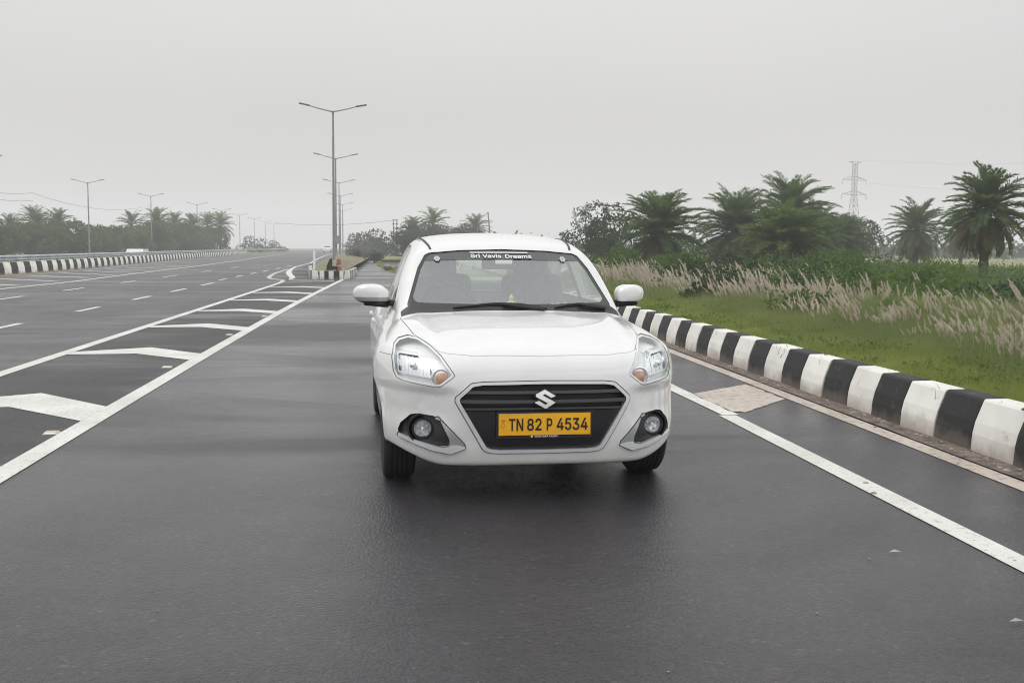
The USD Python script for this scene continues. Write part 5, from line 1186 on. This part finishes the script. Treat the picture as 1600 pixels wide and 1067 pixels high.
# grass: short on the bank, tall and plumed behind it
def blades(rg, n, h, spread, w, lean=.25, seg=3):
    v, f = [], []
    for _ in range(n):
        a = rg.random() * 6.283; b = np.array([rg.normal(0, spread), rg.normal(0, spread), -.02]); hh = h * rg.uniform(.45, 1.1)
        d = np.array([math.cos(a), math.sin(a), 0]) * hh * lean * rg.uniform(.2, 1.6); q = np.array([-math.sin(a + 1), math.cos(a + 1), 0])
        base = len(v)
        for k_ in range(seg):
            t = k_ / seg; p = b + d * t ** 2 + np.array([0, 0, hh * (t - .15 * t * t)]); ww = w * (1 - .75 * t)
            v += [p - q * ww / 2, p + q * ww / 2]
        v.append(b + d + np.array([0, 0, hh * .85 - .25 * np.linalg.norm(d)]))
        for k_ in range(seg - 1):
            i = base + 2 * k_; f += [(i, i + 1, i + 3), (i, i + 3, i + 2)]
        i = base + 2 * (seg - 1); f.append((i, i + 1, i + 2))
    return trimesh.Trimesh(np.array(v), np.array(f), process=False)
def plume_tuft(rg, n, h):
    """stems that end in soft feathery heads, all leaning the way the wind blows (towards -x)"""
    v, f = [], []
    for _ in range(n):
        b = np.array([rg.normal(0, .16), rg.normal(0, .16), 0]); hh = h * rg.uniform(.72, 1.08); lean = rg.uniform(.10, .50)
        az = rg.normal(math.pi, .5); D = np.array([math.cos(az), math.sin(az), 0])
        Lp = rg.uniform(.16, .27)
        path = lambda t: b + D * lean * hh * t ** 2.2 + np.array([0, 0, hh * (t - .10 * lean * t ** 3)])
        for t0, t1 in ((0, .4), (.4, .75)):
            p, q = path(t0), path(t1); k_ = len(v); e = np.array([.0022, .001, 0]); v += [p - e, p + e, q + e, q - e]; f += [(k_, k_ + 1, k_ + 2), (k_, k_ + 2, k_ + 3)]
        for t in np.linspace(.66, 1.0, 28):
            p = path(t); s = (t - .66) / .34; T = path(min(1.02, t + .02)) - p; T /= np.linalg.norm(T)
            for _ in range(3):
                o = rg.normal(size=3); o -= T * (o @ T); o /= np.linalg.norm(o) + 1e-9
                d = T * .9 + o * .42; L = .078 * (1.15 - .75 * s) * rg.uniform(.7, 1.3); w = o * .0; w = np.cross(d, rg.normal(size=3)); w = w / (np.linalg.norm(w) + 1e-9) * .0060
                k_ = len(v); v += [p - w, p + w, p + d * L]; f.append((k_, k_ + 1, k_ + 2))
    return trimesh.Trimesh(np.array(v), np.array(f), process=False)
def scatter(name, label, cat, protos, pts, scales, yaws, pick):
    pi = UsdGeom.PointInstancer.Define(stage, numbered('/World', name)); P = []
    for i, (m, mat) in enumerate(protos):
        pr = usdkit.mesh(stage, f'{pi.GetPath()}/tuft_{i:03d}' if i else f'{pi.GetPath()}/tuft', m, mat); P.append(pr.GetPath())
    pi.CreatePrototypesRel().SetTargets(P)
    pi.CreatePositionsAttr(Vt.Vec3fArray.FromNumpy(np.asarray(pts, np.float32)))
    pi.CreateProtoIndicesAttr(Vt.IntArray.FromNumpy(np.asarray(pick, np.int32)))
    pi.CreateScalesAttr(Vt.Vec3fArray.FromNumpy(np.repeat(np.asarray(scales, np.float32)[:, None], 3, 1)))
    pi.CreateOrientationsAttr(Vt.QuathArray([Gf.Quath(float(math.cos(a / 2)), 0, 0, float(math.sin(a / 2))) for a in yaws]))
    return tag(pi.GetPrim(), label, cat, kind='stuff')
rg = np.random.default_rng(77)
def bank_points(n, d0, d1, y0, y1, power=1.6, edge=None):
    y = y0 + (y1 - y0) * rg.random(n) ** power; d = d0 + (d1 - d0) * rg.random(n)
    x = kx(y) + .27 + d; z = bank_h(d, y)
    return np.stack([x, y, z], 1), d
pts, d = bank_points(15000, .0, 2.2, 4.5, 48, 1.7)
hv = .55 + 1.0 * meshkit.fbm(pts * [1.7, 1.7, 0] + [0, 0, .3], 3, 4)
scatter('short_grass', 'short bright green grass on the verge behind the right kerb', 'grass', [(blades(rg, 34, .10, .06, .005, .5), M['grass_short']), (blades(rg, 30, .15, .07, .005, .5), M['grass_short']), (blades(rg, 24, .07, .07, .007, .9), M['grass_short']), (leaf_cloud(rg.normal(size=(26, 3)) * [.05, .05, .018] + [0, 0, .045], .035, rg, aspect=.6), M['leaf_light'])],
        pts, rg.uniform(.6, 1.3, len(pts)) * hv * (1 + .3 * sstep(.7, 1.8, d)), rg.random(len(pts)) * 6.28, rg.choice(4, len(pts), p=[.36, .30, .30, .04]))
pts, d = bank_points(11500, .55, 6.5, 4.5, 60, 1.5)
keep = meshkit.noise(pts * [1.1, .8, 0] + [0, 0, .5], 3) + .75 * sstep(.5, 1.9, d) > .52
pts, d = pts[keep], d[keep]
hv = .6 + .8 * meshkit.fbm(pts * [.9, .7, 0] + [2, 0, .3], 3, 8)
scatter('tall_grass', 'tall wispy green and straw coloured grass growing behind the verge on the right', 'grass', [(blades(rg, 60, .46, .13, .0042, .5, 4), M['grass_tall']), (blades(rg, 54, .56, .15, .0042, .38, 4), M['grass_tall']), (blades(rg, 50, .36, .15, .005, .8, 4), M['grass_tall'])],
        pts, hv * rg.uniform(.7, 1.1, len(pts)) * (.40 + .62 * sstep(.5, 2.3, d)), rg.random(len(pts)) * 6.28, rg.integers(0, 3, len(pts)))
pts, d = bank_points(2300, .8, 5.6, 5.5, 48, 1.35)
keep = meshkit.noise(pts * [.8, .6, 0] + [3, 1, .5], 9) + .30 * sstep(.8, 2.2, d) > .73
pts, d = pts[keep], d[keep]
scatter('plumed_grass', 'pinkish beige feathery plumes of wild grass bending to the left', 'grass', [(plume_tuft(rg, 4, .58), M['plume']), (plume_tuft(rg, 3, .70), M['plume']), (plume_tuft(rg, 5, .50), M['plume']), (plume_tuft(rg, 2, .80), M['plume'])],
        pts, rg.uniform(.55, 1.0, len(pts)) * (.78 + .22 * sstep(9, 22, pts[:, 1])) * (.75 + .5 * meshkit.noise(pts * [.6, .5, 0] + [8, 3, .5], 2)), rg.normal(0, .55, len(pts)), rg.integers(0, 4, len(pts)))
vy = 24.5 + 90 * rg.random(4200) ** 1.4; vt = rg.random(4200); re_ = redge(vy); vx = re_ + .02 + vt * (kx(vy) + .7 - re_)
scatter('verge_grass', 'rough yellow green grass beside the service road, seen left of the car', 'grass', [(blades(rg, 40, .22, .14, .009, .6), M['grass_tall']), (blades(rg, 40, .16, .14, .010, .7), M['grass_short'])],
        np.stack([vx, vy, 0 * vx - .01], 1), rg.uniform(.6, 1.6, 4200) * (.5 + .8 * sstep(.0, .4, vt)), rg.random(4200) * 6.28, rg.integers(0, 2, 4200))
pts, d = bank_points(2600, 6, 40, 12, 90, 1.0)
scatter('field_grass', 'rough green growth covering the field behind the shrubs', 'grass', [(blades(rg, 46, .42, .22, .02, .6), M['grass_tall']), (leaf_cloud(rg.normal(size=(130, 3)) * [.35, .35, .12] + [0, 0, .18], .12, rg), M['leaf_mid']), (leaf_cloud(rg.normal(size=(130, 3)) * [.4, .4, .14] + [0, 0, .2], .13, rg), M['leaf_light'])],
        pts, rg.uniform(.7, 1.5, len(pts)), rg.random(len(pts)) * 6.28, rg.integers(0, 3, len(pts)))

# left-hand belt of palms and trees behind the guard rail
LP = [date_palm('coconut_palm', 'palm with a high ragged crown at the left, first of the belt', (-56, 148, -.3), 4.6, 2.6, 41, nf=58, dead=6, group='palms in the belt on the left', nleaf=34),
      date_palm('coconut_palm', 'palm crown standing above the trees right of the first full left lamp post', (-57.5, 186, -.3), 5.6, 3.1, 42, nf=56, dead=6, group='palms in the belt on the left', nleaf=34)]
tl = [(20, 172, 'second palm crown from the left edge'), (62, 168, 'palm crown left of the first full left lamp post'), (92, 170, 'tall palm crown just left of the first full left lamp post'), (207, 200, 'palm crown midway between the first two full left lamp posts'),
      (248, 205, 'highest palm crown beside the second full left lamp post'), (276, 214, 'palm crown right of the second full left lamp post'), (302, 225, 'palm crown left of the third full left lamp post'), (325, 232, 'palm crown right of the third full left lamp post'), (345, 236, 'last palm at the right end of the left belt')]
for q, (px_, y, lab) in enumerate(tl):
    dup(LP[q % 2], 'coconut_palm', lab, 'palm tree', (gx_at(px_, y), y, -.3), q * 1.3, [.95, .84, 1.06, .98, 1.28, 1.02, 1.22, 1.08, 1.32][q], 'palms in the belt on the left')
T1 = tree('belt_tree', 'dense green tree at the left edge of the belt', 'tree', (gx_at(8, 152), 152, -.3), 4.3, 3.6, .3, .42, M['leaf_mid'], 6000, 51, 18, group='trees in the belt on the left')
T2 = tree('belt_tree', 'dense tree second in the left belt', 'tree', (gx_at(48, 160), 160, -.3), 4.5, 4.0, .3, .46, M['leaf_mid'], 6000, 52, 18, group='trees in the belt on the left')
tw = ['third', 'fourth', 'fifth', 'sixth', 'seventh', 'eighth', 'ninth', 'tenth', 'eleventh', 'twelfth', 'thirteenth', 'fourteenth']
for q, (px_, y) in enumerate([(80, 160), (112, 165), (146, 172), (176, 178), (205, 188), (232, 198), (258, 206), (282, 216), (304, 226), (326, 236), (-30, 150), (-70, 145)]):
    s_ = [.95, 1.05, 1.0, .92, 1.0, 1.1, 1.15, 1.1, 1.1, .95, 1.1, 1.1][q] * (1.02 + (y - 160) / 420)
    dup((T1, T2)[q % 2], 'belt_tree', f'{"green" if q % 2 == 0 else "dark"} tree {tw[q]} from the left in the belt behind the guard rail' if q < 10 else f'belt tree standing outside the left edge, {"nearer" if q == 10 else "farther"} one', 'tree', (gx_at(px_, y), y, -.3), q * 2.1, s_, 'trees in the belt on the left')
rg = np.random.default_rng(5)
hp = np.stack([np.linspace(-75, -38, 2600) + rg.normal(0, 1.2, 2600), np.linspace(128, 250, 2600) + rg.normal(0, 3, 2600), np.abs(rg.normal(0, .9, 2600)) - .2], 1)
tag(obj('undergrowth', leaf_cloud(hp, .75, rg), M['leaf_mid']), 'low green undergrowth along the foot of the left belt of trees', 'undergrowth', kind='stuff')

# trees behind the car roof, at the far end of the service road and on the horizon
R1 = tree('roadside_tree', 'rounded hazy tree at the left of the clump behind the car roof', 'tree', (gx_at(634, 150), 150, -.3), 3.9, 2.4, .5, .3, M['leaf_dark'], 3400, 61, 16, group='clump behind the car roof')
for q, (px_, y, s_, lab) in enumerate([(655, 172, 1.35, 'tall hazy tree second in the clump behind the car roof'), (684, 180, 1.2, 'hazy tree in the middle of the clump behind the car roof'), (706, 185, 1.3, 'hazy tree right of the middle in the clump behind the car roof'), (728, 190, 1.35, 'hazy tree left of the leaning utility pole'), (640, 132, .7, 'lighter low tree just above the left roof corner')]):
    dup(R1, 'roadside_tree', lab, 'tree', (gx_at(px_, y), y, -.3), q * 1.7, s_, 'clump behind the car roof')
for q, (px_, y, s_, lab) in enumerate([(646, 172, .98, 'left palm crown above the clump behind the car roof'), (676, 180, 1.02, 'middle palm crown above the clump behind the car roof'), (741, 188, 1.12, 'palm crown beside the leaning utility pole')]):
    dup(LP[q % 2], 'coconut_palm', lab, 'palm tree', (gx_at(px_, y), y, -.3), q + .4, s_, 'palms behind the car roof')
H1 = shrub('median_bush', 'nearest grey-green bush in the median behind the lamp post', (-.6, 96, .1), 1.2, 1.2, M['leaf_grey'], 2200, 71, .16, 'bushes along the median')
for q, w in enumerate(['second', 'third', 'fourth', 'fifth', 'sixth']):
    y = 106 + 9 * q; dup(H1, 'median_bush', f'{w} grey-green bush in the median row behind the lamp post', 'shrub', (.5 * (float(iL(y)) + float(iR(y))) + .9 + .3 * math.sin(q * 2.2), y, .2), q * 1.9, 1.0 + .03 * q + .1 * math.sin(q * 3.1), 'bushes along the median')
S1 = tree('far_bush', 'hazy low clump of bushes left of the far lamp posts, nearer one', 'bush', (gx_at(396, 300), 300, -.3), 3.6, 4.2, .2, .6, M['leaf_dark'], 1500, 81, 12, group='hazy bushes on the left horizon')
dup(S1, 'far_bush', 'hazy low clump of bushes left of the far lamp posts, farther one', 'bush', (gx_at(432, 340), 340, -.3), 1.0, .8, 'hazy bushes on the left horizon')
for q, (px_, y, s_, lab) in enumerate([(575, 230, 1.0, 'hazy tree at the far end of the service road, left'), (590, 200, 1.1, 'hazy tree at the far end of the service road, right'), (602, 170, .8, 'hazy tree left of the twin-legged pole'), (560, 290, 1.2, 'faintest tree at the far end of the service road')]):
    dup(S1, 'far_bush', lab, 'tree', (gx_at(px_, y), y, -.3), q * 2.0, s_, 'hazy trees at the end of the service road')
rg = np.random.default_rng(6)
wv = []
for _ in range(150):
    px_ = rg.uniform(800, 1750); y = rg.uniform(190, 300); s_ = rg.uniform(2.2, 4.6); n_ = 60
    c = np.array([gx_at(px_, y), y, s_ * .42 - .3]); wv.append(c + rg.normal(size=(n_, 3)) * [s_ * .9, s_ * .6, s_ * .34])
tag(obj('distant_woods', leaf_cloud(np.vstack(wv), 1.15, rg, aspect=.6), M['leaf_dark']), 'long hazy belt of trees on the horizon behind the palms', 'woods', kind='stuff')

# ================================================================== haze
hz = tm(m3.Manifold.cube((1640, 1390, 42.0)).translate((-820, -170, -1.4)))
vol = usdkit.material(stage, '/World/Looks/haze_air', {'v': ('principled_volume', {'color': (0.99, 0.99, 0.99), 'density': HAZE_DENSITY, 'anisotropy': 0.0})}, volume='v.volume')
tag(obj('haze', hz, vol), 'pale haze hanging over the whole scene', 'haze', kind='stuff')
